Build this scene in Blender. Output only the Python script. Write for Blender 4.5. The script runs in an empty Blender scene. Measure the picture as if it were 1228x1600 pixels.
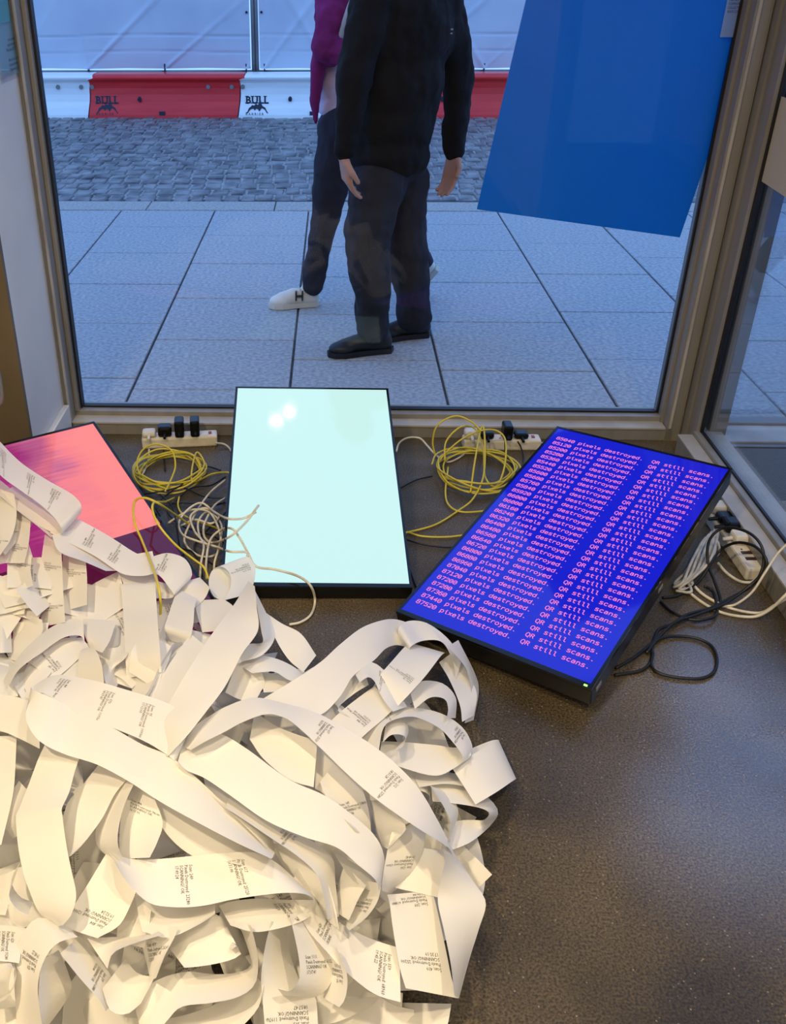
import bpy, bmesh, math, random
from mathutils import Vector, Matrix, Euler, noise
random.seed(7)
PI = math.pi
S = bpy.context.scene
COL = S.collection

# ---------------------------------------------------------------- camera
FOC, TH, ROLL, PX, PY, YAW = 1486.0, 0.53327, -0.00625, 462.0, 800.0, 0.0397
CAM = Vector((0, 0, 1.57))
cf = Vector((0, math.cos(TH), -math.sin(TH))); cu = Vector((0, math.sin(TH), math.cos(TH))); cr = Vector((1, 0, 0))
r2 = cr*math.cos(ROLL)+cu*math.sin(ROLL); u2 = -cr*math.sin(ROLL)+cu*math.cos(ROLL)
RZ = Matrix.Rotation(YAW, 3, 'Z')
CR, CU, CF = RZ@r2, RZ@u2, RZ@cf
cam = bpy.data.cameras.new('camera'); camo = bpy.data.objects.new('camera', cam); COL.objects.link(camo)
cam.sensor_fit = 'VERTICAL'; cam.sensor_height = 24; cam.lens = FOC/1600*24
cam.shift_x = (614-PX)/1600; cam.shift_y = 0
cam.clip_start = 0.02
m3 = Matrix((CR, CU, -CF)).transposed()
camo.matrix_world = Matrix.Translation(CAM)@m3.to_4x4()
S.camera = camo
S.view_settings.view_transform = 'Standard'; S.view_settings.look = 'None'
S.view_settings.gamma = 1; S.view_settings.use_curve_mapping = False
S.view_settings.exposure = 0.0

# ---------------------------------------------------------------- world (overcast evening sky, bluish)
w = bpy.data.worlds.new('world'); S.world = w; w.use_nodes = True
nt = w.node_tree; bg = nt.nodes['Background']
bg.inputs[0].default_value = (0.27, 0.49, 1.0, 1); bg.inputs[1].default_value = 1.7

# ---------------------------------------------------------------- interior lamps (warm, in the ceiling fittings)
CEIL = 3.1
LAMPS = [(-1.15, 0.2), (-0.255, 1.36), (0.9, 0.3), (-0.9, -1.3), (0.6, -1.6), (-0.165, 1.27)]
LAMP_W = [51, 7, 26, 28, 17, 7]
for (lx, ly), p in zip(LAMPS, LAMP_W):
    l = bpy.data.lights.new('downlight_lamp', 'AREA'); l.shape = 'DISK'; l.size = 0.08 if p == 7 else 0.16; l.energy = p
    l.color = (1.0, 0.79, 0.49); l.spread = math.radians(150)
    o = bpy.data.objects.new('downlight_lamp', l); COL.objects.link(o); o.location = (lx, ly, CEIL-0.03)

# ---------------------------------------------------------------- projection helpers
def ray(px, py):
    return CF*FOC+CR*(px-PX)-CU*(py-PY)
def U(px, py, z=0.0):
    d = ray(px, py); return CAM+d*((z-CAM.z)/d.z)
def UY(px, py, Y):
    d = ray(px, py); return CAM+d*((Y-CAM.y)/d.y)
def UX(px, py, X):
    d = ray(px, py); return CAM+d*((X-CAM.x)/d.x)

# ---------------------------------------------------------------- materials
def mat(name, col, rough=0.6, metal=0.0, spec=0.5, emit=None, estr=1.0, coat=0.0):
    m = bpy.data.materials.new(name); m.use_nodes = True
    b = m.node_tree.nodes['Principled BSDF']
    b.inputs['Base Color'].default_value = (*col, 1); b.inputs['Roughness'].default_value = rough
    b.inputs['Metallic'].default_value = metal; b.inputs['Specular IOR Level'].default_value = spec
    b.inputs['Coat Weight'].default_value = coat
    if emit:
        b.inputs['Emission Color'].default_value = (*emit, 1); b.inputs['Emission Strength'].default_value = estr
    return m
def N(m, t, **k):
    n = m.node_tree.nodes.new(t)
    for a, v in k.items(): setattr(n, a, v)
    return n
def L(m, a, b): m.node_tree.links.new(a, b)
def bsdf(m): return m.node_tree.nodes['Principled BSDF']
def noisy(m, c1, c2, scale=10, detail=6, coords='Object', bump=0.0, bscale=None, lo=0.3, hi=0.7, stretch=None, bdist=0.01):
    tc = N(m, 'ShaderNodeTexCoord'); src = tc.outputs[coords]
    if stretch:
        mp = N(m, 'ShaderNodeMapping'); mp.inputs['Scale'].default_value = stretch; L(m, src, mp.inputs[0]); src = mp.outputs[0]
    n = N(m, 'ShaderNodeTexNoise'); n.inputs['Scale'].default_value = scale; n.inputs['Detail'].default_value = detail
    L(m, src, n.inputs['Vector'])
    r = N(m, 'ShaderNodeValToRGB'); r.color_ramp.elements[0].position = lo; r.color_ramp.elements[1].position = hi
    r.color_ramp.elements[0].color = (*c1, 1); r.color_ramp.elements[1].color = (*c2, 1)
    L(m, n.outputs['Fac'], r.inputs[0]); L(m, r.outputs[0], bsdf(m).inputs['Base Color'])
    if bump:
        n2 = N(m, 'ShaderNodeTexNoise'); n2.inputs['Scale'].default_value = bscale or scale*4; n2.inputs['Detail'].default_value = 5
        L(m, src, n2.inputs['Vector'])
        bp = N(m, 'ShaderNodeBump'); bp.inputs['Strength'].default_value = bump; bp.inputs['Distance'].default_value = bdist
        L(m, n2.outputs['Fac'], bp.inputs['Height']); L(m, bp.outputs[0], bsdf(m).inputs['Normal'])
    return r, src

M = {}
# concrete floor
m = mat('concrete_floor', (0.06, 0.05, 0.038), 0.4, spec=0.5); M['floor'] = m
r, src = noisy(m, (0.030, 0.023, 0.013), (0.125, 0.098, 0.060), 1.7, 15, bump=0.12, bscale=160, bdist=0.003, lo=0.33, hi=0.68)
n3 = N(m, 'ShaderNodeTexNoise'); n3.inputs['Scale'].default_value = 210; n3.inputs['Detail'].default_value = 3; L(m, src, n3.inputs['Vector'])
mx = N(m, 'ShaderNodeMixRGB', blend_type='MULTIPLY'); mx.inputs[0].default_value = 0.9
rr = N(m, 'ShaderNodeValToRGB'); rr.color_ramp.elements[0].position = 0.35; rr.color_ramp.elements[1].position = 0.68
rr.color_ramp.elements[0].color = (0.3, 0.3, 0.3, 1); rr.color_ramp.elements[1].color = (1.8, 1.75, 1.65, 1)
L(m, n3.outputs['Fac'], rr.inputs[0]); L(m, r.outputs[0], mx.inputs[1]); L(m, rr.outputs[0], mx.inputs[2])
# pale flecks
vo = N(m, 'ShaderNodeTexVoronoi'); vo.inputs['Scale'].default_value = 55; L(m, src, vo.inputs['Vector'])
vr = N(m, 'ShaderNodeValToRGB'); vr.color_ramp.elements[0].position = 0.07; vr.color_ramp.elements[1].position = 0.11
vr.color_ramp.elements[0].color = (0.7, 0.7, 0.7, 1); vr.color_ramp.elements[1].color = (0, 0, 0, 1)
L(m, vo.outputs['Distance'], vr.inputs[0])
mx2 = N(m, 'ShaderNodeMixRGB'); L(m, vr.outputs[0], mx2.inputs[0]); L(m, mx.outputs[0], mx2.inputs[1]); mx2.inputs[2].default_value = (0.3, 0.26, 0.2, 1)
L(m, mx2.outputs[0], bsdf(m).inputs['Base Color'])
n4 = N(m, 'ShaderNodeTexNoise'); n4.inputs['Scale'].default_value = 3.5; n4.inputs['Detail'].default_value = 10; n4.inputs['Roughness'].default_value = 0.65; L(m, src, n4.inputs['Vector'])
mr = N(m, 'ShaderNodeMapRange'); mr.inputs[1].default_value = 0.35; mr.inputs[2].default_value = 0.65; mr.inputs[3].default_value = 0.36; mr.inputs[4].default_value = 0.62
L(m, n4.outputs['Fac'], mr.inputs[0])
# gloss raised near the side window to place its sheen; only the gloss differs
pcn = U(1085, 1150); mp4 = N(m, 'ShaderNodeMapping'); mp4.inputs['Location'].default_value = (-pcn.x/0.42, -pcn.y/0.62, 0); mp4.inputs['Scale'].default_value = (1/0.42, 1/0.62, 1)
L(m, src, mp4.inputs[0]); gr = N(m, 'ShaderNodeTexGradient', gradient_type='SPHERICAL'); L(m, mp4.outputs[0], gr.inputs[0])
mm4 = N(m, 'ShaderNodeMath', operation='MULTIPLY_ADD'); L(m, gr.outputs['Fac'], mm4.inputs[0]); mm4.inputs[1].default_value = -0.35; L(m, mr.outputs[0], mm4.inputs[2])
gm = N(m, 'ShaderNodeMath', operation='MULTIPLY'); L(m, gr.outputs['Fac'], gm.inputs[0]); L(m, n4.outputs['Fac'], gm.inputs[1])
gm2 = N(m, 'ShaderNodeMath', operation='MULTIPLY', use_clamp=True); L(m, gm.outputs[0], gm2.inputs[0]); gm2.inputs[1].default_value = 3.2
L(m, gm2.outputs[0], bsdf(m).inputs['Coat Weight']); bsdf(m).inputs['Coat IOR'].default_value = 2.0; bsdf(m).inputs['Coat Roughness'].default_value = 0.2
cl4 = N(m, 'ShaderNodeClamp'); cl4.inputs[1].default_value = 0.14; L(m, mm4.outputs[0], cl4.inputs[0]); L(m, cl4.outputs[0], bsdf(m).inputs['Roughness'])

m = mat('paving_stone', (0.33, 0.35, 0.38), 0.75, spec=0.3); M['paving'] = m; noisy(m, (0.25, 0.27, 0.30), (0.47, 0.48, 0.49), 55, 14, bump=0.25, bscale=200, lo=0.3, hi=0.7, bdist=0.006)
m = mat('kerb_granite', (0.4, 0.4, 0.4), 0.8); M['kerb'] = m; noisy(m, (0.24, 0.24, 0.23), (0.46, 0.45, 0.42), 60, 8, bump=0.4, bscale=120, bdist=0.004)
m = mat('cobble_granite', (0.2, 0.2, 0.2), 0.5); M['cobble'] = m; r, src = noisy(m, (0.045, 0.05, 0.06), (0.30, 0.30, 0.30), 6.0, 3, bump=0.5, bscale=40, lo=0.3, hi=0.72)
m = mat('joint_dirt', (0.03, 0.03, 0.035), 0.9); M['joint'] = m; noisy(m, (0.03, 0.03, 0.035), (0.08, 0.08, 0.085), 30)
m = mat('road_mortar', (0.2, 0.2, 0.21), 0.9); M['mortar'] = m; noisy(m, (0.2, 0.205, 0.21), (0.38, 0.38, 0.38), 12)
m = mat('anodised_frame', (0.20, 0.16, 0.12), 0.42, metal=0.25); M['frame'] = m; noisy(m, (0.235, 0.225, 0.21), (0.30, 0.285, 0.265), 3, 8, stretch=(6, 6, 0.6), bump=0.04)
m = mat('pale_sill', (0.42, 0.41, 0.4), 0.5, metal=0.1); M['sill'] = m; noisy(m, (0.33, 0.31, 0.28), (0.47, 0.45, 0.42), 6, 10, lo=0.3, hi=0.6)
M['gasket'] = mat('black_gasket', (0.006, 0.006, 0.008), 0.5)
m = mat('white_wall_paint', (0.72, 0.72, 0.7), 0.55); M['wall'] = m; noisy(m, (0.66, 0.67, 0.68), (0.76, 0.76, 0.75), 3, 8, bump=0.05)
m = mat('brown_wall_paint', (0.16, 0.12, 0.075), 0.5); M['brown'] = m; noisy(m, (0.10, 0.078, 0.05), (0.16, 0.125, 0.08), 2, 6, bump=0.05)
M['ceiling'] = mat('ceiling_paint', (0.55, 0.5, 0.42), 0.8)
M['black'] = mat('black_plastic', (0.005, 0.005, 0.006), 0.3, spec=0.3)
M['blackgloss'] = mat('black_gloss_bezel', (0.004, 0.004, 0.005), 0.12)
M['rubber'] = mat('black_cable_rubber', (0.007, 0.007, 0.007), 0.45)
m = mat('white_plastic', (0.72, 0.68, 0.58), 0.4); M['white'] = m; noisy(m, (0.6, 0.56, 0.48), (0.76, 0.73, 0.66), 30, 5)
m = mat('white_cable', (0.66, 0.61, 0.5), 0.45); M['wcable'] = m; noisy(m, (0.42, 0.38, 0.3), (0.7, 0.66, 0.56), 25, 5, lo=0.25, hi=0.55)
M['ycable'] = mat('yellow_cable', (0.62, 0.52, 0.05), 0.4)
M['redswitch'] = mat('red_neon_switch', (0.25, 0.01, 0.015), 0.3)
M['darkswitch'] = mat('dark_switch', (0.04, 0.02, 0.02), 0.3)
M['tarp'] = mat('white_mesh_sheet', (0.72, 0.75, 0.8), 0.7); noisy(M['tarp'], (0.50, 0.55, 0.64), (0.62, 0.67, 0.74), 1.5, 6, bump=0.15, bscale=3, bdist=0.05)
M['galv'] = mat('galvanised_steel', (0.22, 0.23, 0.24), 0.5, metal=0.6)
m = mat('red_barrier_plastic', (0.62, 0.03, 0.04), 0.35); M['red'] = m; noisy(m, (0.72, 0.012, 0.02), (0.86, 0.03, 0.03), 4, 8, stretch=(.4, 1, 4))
m = mat('white_barrier_plastic', (0.78, 0.84, 0.82), 0.4); M['bwhite'] = m; noisy(m, (0.86, 0.9, 0.88), (0.95, 0.97, 0.95), 4, 8, stretch=(.4, 1, 4))
M['navy'] = mat('dark_print', (0.02, 0.025, 0.05), 0.7)
M['bolt'] = mat('grey_bolt', (0.25, 0.25, 0.25), 0.5)
m = mat('blue_poster', (0.0, 0.33, 0.74), 0.35); M['poster'] = m
def backlit(m, col, k):
    t = m.node_tree; out = t.nodes['Material Output']; tl = t.nodes.new('ShaderNodeBsdfTranslucent'); tl.inputs[0].default_value = (*col, 1)
    mi = t.nodes.new('ShaderNodeMixShader'); mi.inputs[0].default_value = k
    t.links.new(bsdf(m).outputs[0], mi.inputs[1]); t.links.new(tl.outputs[0], mi.inputs[2]); t.links.new(mi.outputs[0], out.inputs[0])
backlit(m, (0.0, 0.33, 0.74), 0.6)
M['label'] = mat('pale_card', (0.6, 0.75, 0.85), 0.5); backlit(M['label'], (.75, .9, .95), .8)
M['ink'] = mat('print_ink', (0.03, 0.028, 0.028), 0.8)
M['teal'] = mat('teal_print', (0.08, 0.33, 0.40), 0.5)
M['cardblue'] = mat('dark_blue_print', (0.0, 0.04, 0.12), 0.5)
M['beige'] = mat('beige_reflection', (0.5, 0.44, 0.33), 0.6)  # colour of the warm reflection put on the side glass
M['doormat'] = mat('entrance_mat', (0.05, 0.055, 0.06), 0.8)
M['lampglow'] = mat('lamp_glow', (1, 1, 1), 0.5, emit=(1.0, 0.78, 0.42), estr=12)
M['lampring'] = mat('lamp_ring', (0.7, 0.7, 0.68), 0.4)
M['led'] = mat('green_led', (0.1, 0.8, 0.1), 0.5, emit=(0.25, 1.0, 0.15), estr=3)
M['skin'] = mat('skin', (0.52, 0.27, 0.19), 0.55); bsdf(M['skin']).inputs['Subsurface Weight'].default_value = 0.1
M['hair'] = mat('dark_hair', (0.02, 0.014, 0.01), 0.6)
M['eye'] = mat('eye', (0.6, 0.6, 0.58), 0.2); M['iris'] = mat('iris', (0.03, 0.02, 0.012), 0.2); M['lip'] = mat('lip', (0.38, 0.13, 0.11), 0.5)
def cloth(name, c, bump=0.5, s=9, r=0.85):
    m = mat(name, c, r, spec=0.2); noisy(m, tuple(x*0.75 for x in c), tuple(min(1, x*1.25) for x in c), 5, 6, bump=bump, bscale=s, bdist=0.03); return m
M['jacket'] = cloth('black_sweatshirt', (0.007, 0.0075, 0.010)); M['jeans'] = cloth('charcoal_trousers', (0.022, 0.023, 0.032)); M['trousers'] = cloth('dark_trousers', (0.020, 0.022, 0.036))
M['magenta'] = cloth('magenta_jacket', (0.20, 0.015, 0.11)); M['lilac'] = cloth('lilac_shirt', (0.62, 0.48, 0.62)); M['strap'] = cloth('grey_strap', (0.45, 0.42, 0.42), .1)
M['blackshoe'] = mat('black_shoe', (0.008, 0.008, 0.012), 0.5); M['whiteshoe'] = mat('white_trainer', (0.72, 0.7, 0.62), 0.5); M['sole'] = mat('pale_sole', (0.6, 0.58, 0.5), 0.6)
# glass
def glassmat(name, tint=(0.97, 0.98, 0.98), k=0.38):
    m = bpy.data.materials.new(name); m.use_nodes = True; t = m.node_tree; t.nodes.clear()
    o = t.nodes.new('ShaderNodeOutputMaterial'); mi = t.nodes.new('ShaderNodeMixShader'); tr = t.nodes.new('ShaderNodeBsdfTransparent'); gl = t.nodes.new('ShaderNodeBsdfGlossy')
    gl.inputs['Roughness'].default_value = 0.02; tr.inputs[0].default_value = (*tint, 1)
    lw = t.nodes.new('ShaderNodeFresnel'); lw.inputs[0].default_value = 1.45
    mu = t.nodes.new('ShaderNodeMath'); mu.operation = 'MULTIPLY'; mu.inputs[1].default_value = k
    t.links.new(lw.outputs[0], mu.inputs[0]); t.links.new(mu.outputs[0], mi.inputs[0]); t.links.new(tr.outputs[0], mi.inputs[1]); t.links.new(gl.outputs[0], mi.inputs[2]); t.links.new(mi.outputs[0], o.inputs[0])
    return m
M['glass'] = glassmat('window_glass')
# paper: diffuse + a little translucency
m = mat('receipt_paper', (0.86, 0.85, 0.83), 0.6, spec=0.25); M['paper'] = m
t = m.node_tree; out = t.nodes['Material Output']; tl = t.nodes.new('ShaderNodeBsdfTranslucent'); tl.inputs[0].default_value = (0.85, 0.82, 0.76, 1)
mi = t.nodes.new('ShaderNodeMixShader'); mi.inputs[0].default_value = 0.16
t.links.new(bsdf(m).outputs[0], mi.inputs[1]); t.links.new(tl.outputs[0], mi.inputs[2]); t.links.new(mi.outputs[0], out.inputs[0])
# clear plastic sleeve
M['sleeve'] = glassmat('plastic_sleeve', (0.95, 0.96, 0.97), 0.12)

# ---------------------------------------------------------------- object helpers
def newobj(name, me, parent=None, **p):
    o = bpy.data.objects.new(name, me); COL.objects.link(o)
    if parent: o.parent = parent
    for k, v in p.items(): o[k] = v
    return o
def pymesh(name, vs, fs, mats, parent=None, smooth=False, **p):
    me = bpy.data.meshes.new(name); me.from_pydata([tuple(v) for v in vs], [], fs)
    for mm in (mats if isinstance(mats, (list, tuple)) else [mats]): me.materials.append(mm)
    if smooth: me.polygons.foreach_set('use_smooth', [True]*len(me.polygons))
    me.update(); return newobj(name, me, parent, **p)
def bmobj(name, bm, mats, parent=None, smooth=False, **p):
    me = bpy.data.meshes.new(name); bm.to_mesh(me); bm.free()
    for mm in (mats if isinstance(mats, (list, tuple)) else [mats]): me.materials.append(mm)
    if smooth: me.polygons.foreach_set('use_smooth', [True]*len(me.polygons))
    return newobj(name, me, parent, **p)
def box(bm, x0, x1, y0, y1, z0, z1, bev=0.0, M4=None, seg=2):
    r = bmesh.ops.create_cube(bm, size=1); vs = r['verts']
    T = Matrix.Translation(((x0+x1)/2, (y0+y1)/2, (z0+z1)/2))@Matrix.Diagonal((x1-x0, y1-y0, z1-z0, 1))
    if M4 is not None: T = M4@T
    bmesh.ops.transform(bm, matrix=T, verts=vs)
    if bev:
        es = list({e for v in vs for e in v.link_edges})
        bmesh.ops.bevel(bm, geom=es, offset=bev, segments=seg, affect='EDGES', profile=0.5)
def boxo(name, x0, x1, y0, y1, z0, z1, m, parent=None, bev=0.0, M4=None, **p):
    bm = bmesh.new(); box(bm, x0, x1, y0, y1, z0, z1, bev, M4); return bmobj(name, bm, m, parent, **p)
def cyl(bm, p0, p1, r0, r1=None, seg=16):
    p0 = Vector(p0); p1 = Vector(p1); d = p1-p0; r1 = r0 if r1 is None else r1
    q = d.to_track_quat('Z', 'Y').to_matrix().to_4x4()
    bmesh.ops.create_cone(bm, cap_ends=True, segments=seg, radius1=r0, radius2=r1, depth=d.length, matrix=Matrix.Translation((p0+p1)/2)@q)
def sph(bm, c, r, seg=16, M4=None):
    T = Matrix.Translation(c)@(M4 if M4 is not None else Matrix())@Matrix.Diagonal((*((r, r, r) if not hasattr(r, '__len__') else r), 1))
    bmesh.ops.create_uvsphere(bm, u_segments=seg, v_segments=seg//2+2, radius=1, matrix=T)
def empty(name, loc, label, cat, group=None, rz=0.0):
    o = bpy.data.objects.new(name, None); COL.objects.link(o); o.location = loc; o.rotation_euler = (0, 0, rz)
    o.empty_display_size = 0.1
    o['label'] = label; o['category'] = cat
    if group: o['group'] = group
    return o
def catmull(P, n):
    P = [Vector(p) for p in P]; out = []
    Q = [P[0]*2-P[1]]+P+[P[-1]*2-P[-2]]
    for i in range(1, len(Q)-2):
        a, b, c, d = Q[i-1], Q[i], Q[i+1], Q[i+2]
        for k in range(n):
            t = k/n
            out.append(0.5*((2*b)+(c-a)*t+(2*a-5*b+4*c-d)*t*t+(3*b-a-3*c+d)*t*t*t))
    out.append(P[-1]); return out
def tube(name, pts, r, m, parent=None, n=8, seg=8, **p):
    P = catmull(pts, n); vs = []; fs = []
    T = (P[1]-P[0]).normalized(); nrm = T.orthogonal().normalized()
    for i, q in enumerate(P):
        t = (P[min(i+1, len(P)-1)]-P[max(i-1, 0)])
        t = t.normalized() if t.length > 1e-9 else T
        nrm = (nrm-t*nrm.dot(t)).normalized(); bn = t.cross(nrm); T = t
        for k in range(seg):
            a = 2*PI*k/seg; vs.append(q+(nrm*math.cos(a)+bn*math.sin(a))*r)
    for i in range(len(P)-1):
        for k in range(seg):
            fs.append((i*seg+k, i*seg+(k+1) % seg, (i+1)*seg+(k+1) % seg, (i+1)*seg+k))
    fs.append(tuple(range(seg))[::-1]); fs.append(tuple((len(P)-1)*seg+k for k in range(seg)))
    return pymesh(name, vs, fs, m, parent, True, **p)
_dg = None
def textmesh(s, size, align='LEFT', spacing=1.0, res=2, font_shear=0.0, linesp=1.0, bold=0.0):
    """returns (verts2d, faces) of a text set in the built-in font"""
    c = bpy.data.curves.new('t', 'FONT'); c.body = s; c.size = size; c.align_x = align; c.resolution_u = res
    c.space_character = spacing; c.space_line = linesp; c.shear = font_shear; c.offset = bold
    o = bpy.data.objects.new('t', c); COL.objects.link(o)
    dg = bpy.context.evaluated_depsgraph_get()
    me = bpy.data.meshes.new_from_object(o.evaluated_get(dg))
    vs = [Vector(v.co) for v in me.vertices]; fs = [tuple(p.vertices) for p in me.polygons]
    bpy.data.objects.remove(o); bpy.data.curves.remove(c); bpy.data.meshes.remove(me)
    return vs, fs
def flat_text(name, s, size, org, ux, uy, m, parent, off=0.0004, **k):
    vs, fs = textmesh(s, size, **k); nz = ux.cross(uy).normalized()
    return pymesh(name, [org+ux*v.x+uy*v.y+nz*off for v in vs], fs, m, parent)

# ================================================================ SETTING
# floor slab of the shop
WY = 3.215                                  # inner face of the window frame
bm = bmesh.new(); box(bm, -2.2, 1.42, -3.0, 3.40, -0.12, 0.0)
bmobj('floor', bm, M['floor'], kind='structure')
LX = -0.987                                 # white return wall
def struct(name, m, *b, bev=0.0):
    bm = bmesh.new()
    for q in b: box(bm, *q, bev)
    return bmobj(name, bm, m, kind='structure')
struct('wall_left', M['wall'], (LX-0.10, LX, 2.822, 3.42, 0, 3.1))
struct('wall_left.001', M['brown'], (-1.75, LX, 2.80, 2.822, 0, 3.1))
struct('wall_left.002', M['brown'], (-1.75, -1.65, -3.0, 2.80, 0, 3.1))
struct('wall_back', M['brown'], (-2.2, 1.42, -3.1, -3.0, 0, 3.1))
struct('wall_right', M['wall'], (1.26, 1.38, -3.0, 0.6, 0, 3.1))
struct('ceiling', M['ceiling'], (-2.2, 1.42, -3.1, 3.42, CEIL, CEIL+0.1))
struct('trim_1', M['frame'], (LX-0.1, 1.52, 3.22, 3.42, 2.75, 3.1), (1.30, 1.42, 0.6, 3.22, 2.75, 3.1))
# skirting on the white return: quarter sloped
vs = []
bm = bmesh.new(); box(bm, LX, LX+0.022, 2.822, 3.205, 0, 0.125, 0.003); bmobj('baseboard_left', bm, M['wall'], kind='structure')

# front window
win = newobj('window_1', None, kind='structure'); win.name = 'window_1'
XL, XR = -0.938, 1.220                      # clear glass opening at the sill
def wpart(name, m, boxes, parent, bev=0.002):
    bm = bmesh.new()
    for q in boxes: box(bm, *q, bev)
    return bmobj(name, bm, m, parent)
wpart('bottom_rail', M['frame'], [(LX, 1.265, WY, WY+0.14, 0, 0.045), (LX, 1.265, WY+0.055, WY+0.14, 0.045, 0.072)], win)
wpart('sill_ledge', M['sill'], [(LX+0.02, 1.235, WY-0.004, WY+0.056, 0.045, 0.053)], win, 0.001)
wpart('jamb', M['frame'], [(LX, XL-0.026, WY+0.00, WY+0.14, 0.0, 2.76), (XL-0.026, XL-0.010, WY+0.05, WY+0.14, 0.07, 2.76)], win)
wpart('jamb_bead', M['sill'], [(XL-0.036, XL-0.027, WY-0.008, WY+0.01, 0.05, 2.76)], win, 0.002)
wpart('gasket', M['gasket'], [(XL-0.012, XL-0.002, WY+0.075, WY+0.11, 0.075, 2.75), (XR+0.001, XR+0.009, WY+0.082, WY+0.095, 0.075, 2.75), (XL, XR, WY+0.086, WY+0.11, 0.070, 0.079)], win, 0)
wpart('glass_pane', M['glass'], [(XL-0.01, XR+0.01, WY+0.093, WY+0.099, 0.075, 2.75)], win, 0)
# corner post between the two windows: stepped profile
def prism(name, prof, z0, z1, m, parent=None, **p):
    n = len(prof); vs = [(x, y, z0) for x, y in prof]+[(x, y, z1) for x, y in prof]
    fs = [tuple(range(n))[::-1], tuple(range(n, 2*n))]+[(i, (i+1) % n, (i+1) % n+n, i+n) for i in range(n)]
    o = pymesh(name, vs, fs, m, parent, **p)
    return o
post = prism('trim_2', [(XR+0.008, WY+0.14), (XR+0.008, WY+0.045), (XR+0.018, WY+0.045), (XR+0.018, WY+0.0), (XR+0.062, WY+0.0), (XR+0.066, WY-0.008), (XR+0.070, WY+0.0),
      (XR+0.070, WY-0.045), (XR+0.080, WY-0.045), (XR+0.080, WY-0.115), (XR+0.10, WY-0.115), (XR+0.10, WY+0.14)], 0, 2.76, M['frame'], kind='structure')
wpart('bead', M['sill'], [(XR+0.024, XR+0.034, WY-0.007, WY+0.004, 0.05, 2.76)], post, 0.002)
# side window towards the entrance
SX = 1.345
w2 = newobj('window_2', None, kind='structure')
wpart('low_wall', M['frame'], [(1.242, 1.397, -0.2, WY-0.11, 0, 0.072)], w2, 0.003)
wpart('sill_cap', M['sill'], [(1.240, 1.292, -0.2, WY-0.11, 0.072, 0.080)], w2, 0.002)
wpart('glazing_bead', M['frame'], [(1.292, 1.315, -0.2, WY-0.11, 0.072, 0.094)], w2, 0.003)
wpart('outer_sill', M['sill'], [(1.332, 1.397, -0.2, WY+0.02, 0.072, 0.086)], w2, 0.003)
wpart('gasket', M['gasket'], [(1.315, 1.323, -0.2, WY-0.125, 0.08, 0.100), (1.312, 1.323, WY-0.125, WY-0.115, 0.08, 2.76)], w2, 0)
wpart('glass_pane', M['glass'], [(1.323, 1.328, 0.6, WY-0.12, 0.085, 2.76)], w2, 0)
wpart('outer_post', mat('grey_outer_frame', (0.20, 0.20, 0.19), 0.5, 0.2), [(1.352, 1.412, WY-0.10, WY+0.14, 0.0, 2.76)], w2, 0.002)
# left-hand door post behind the notice: brown upright with a round handle
# threshold and mat of the entrance seen through the side window
struct('trim_3', M['sill'], (1.455, 2.9, WY-0.04, WY+0.10, 0.0, 0.02), bev=0.004)
struct('trim_4', M['galv'], (1.455, 2.9, WY+0.10, WY+0.16, 0.0, 0.03), bev=0.004)
struct('trim_5', M['galv'], (1.44, 2.9, WY-0.065, WY-0.045, 0.0, 0.012), bev=0.002)
m = M['doormat']; tc = N(m, 'ShaderNodeTexCoord'); br = N(m, 'ShaderNodeTexBrick'); br.inputs['Scale'].default_value = 45
br.inputs['Color1'].default_value = (0.05, 0.055, 0.06, 1); br.inputs['Color2'].default_value = (0.08, 0.085, 0.09, 1); br.inputs['Mortar'].default_value = (0.16, 0.17, 0.18, 1); br.inputs['Mortar Size'].default_value = 0.06
L(m, tc.outputs['Object'], br.inputs['Vector']); L(m, br.outputs['Color'], bsdf(m).inputs['Base Color'])
mt = boxo('entrance_mat', 1.46, 2.9, -0.2, WY-0.07, -0.01, 0.008, m, bev=0.002, label='dark woven entrance mat outside the side window, right edge', category='mat')
struct('floor.001', M['floor'], (1.42, 3.4, -3.0, WY+0.16, -0.12, -0.01))
# facade of the entrance far side and above
struct('wall_right.001', M['wall'], (3.0, 3.15, -3.0, WY+0.1, -0.01, 3.1))

# ceiling lamps
for i, (lx, ly) in enumerate(LAMPS):
    t = empty('ceiling_downlight', (lx, ly, CEIL-0.02), 'round recessed ceiling downlight with a warm glowing disc above the shop floor', 'ceiling light', 'recessed ceiling downlights')
    rr_ = 0.055 if i in (1, 5) else 0.105
    bm = bmesh.new(); cyl(bm, (0, 0, 0.0), (0, 0, 0.02), rr_, seg=24); bmobj('ring', bm, M['lampring'], t)
    bm = bmesh.new(); cyl(bm, (0, 0, -0.004), (0, 0, 0.001), rr_*0.82, seg=24); bmobj('lamp_disc', bm, M['lampglow'], t)

# ================================================================ STREET
# pavement slabs: column edges (m) and their cross joints
bm = bmesh.new(); box(bm, -7, 7, 3.375, 7.2, -0.14, -0.012); pave = bmobj('floor.002', bm, M['joint'], kind='structure'); pave.name = 'pavement_floor'
XS = [-4.05, -3.39, -2.73, -2.07, U(188, 330).x, U(335, 330).x, U(482, 330).x, U(626, 330).x, U(777, 330).x, U(920, 330).x]
XS += [XS[-1]+0.66*k for k in range(1, 7)]
KY = U(480, 329).y                           # back edge of the slabs (kerb)
J = {3: [362, 406, 455], 4: [353.7, 394.5, 443, 504.6, 590], 5: [367.4, 411, 465, 530, 608], 6: [344, 385, 432, 490.5, 561, 640], 7: [350.5, 391, 441, 502.6, 578], 8: [380, 428, 486.6, 560.6, 640], 9: [357, 402, 461, 530, 610]}
cxp = {3: 110, 4: 200, 5: 350, 6: 520, 7: 780, 8: 950, 9: 1010}
slabs = []
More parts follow.
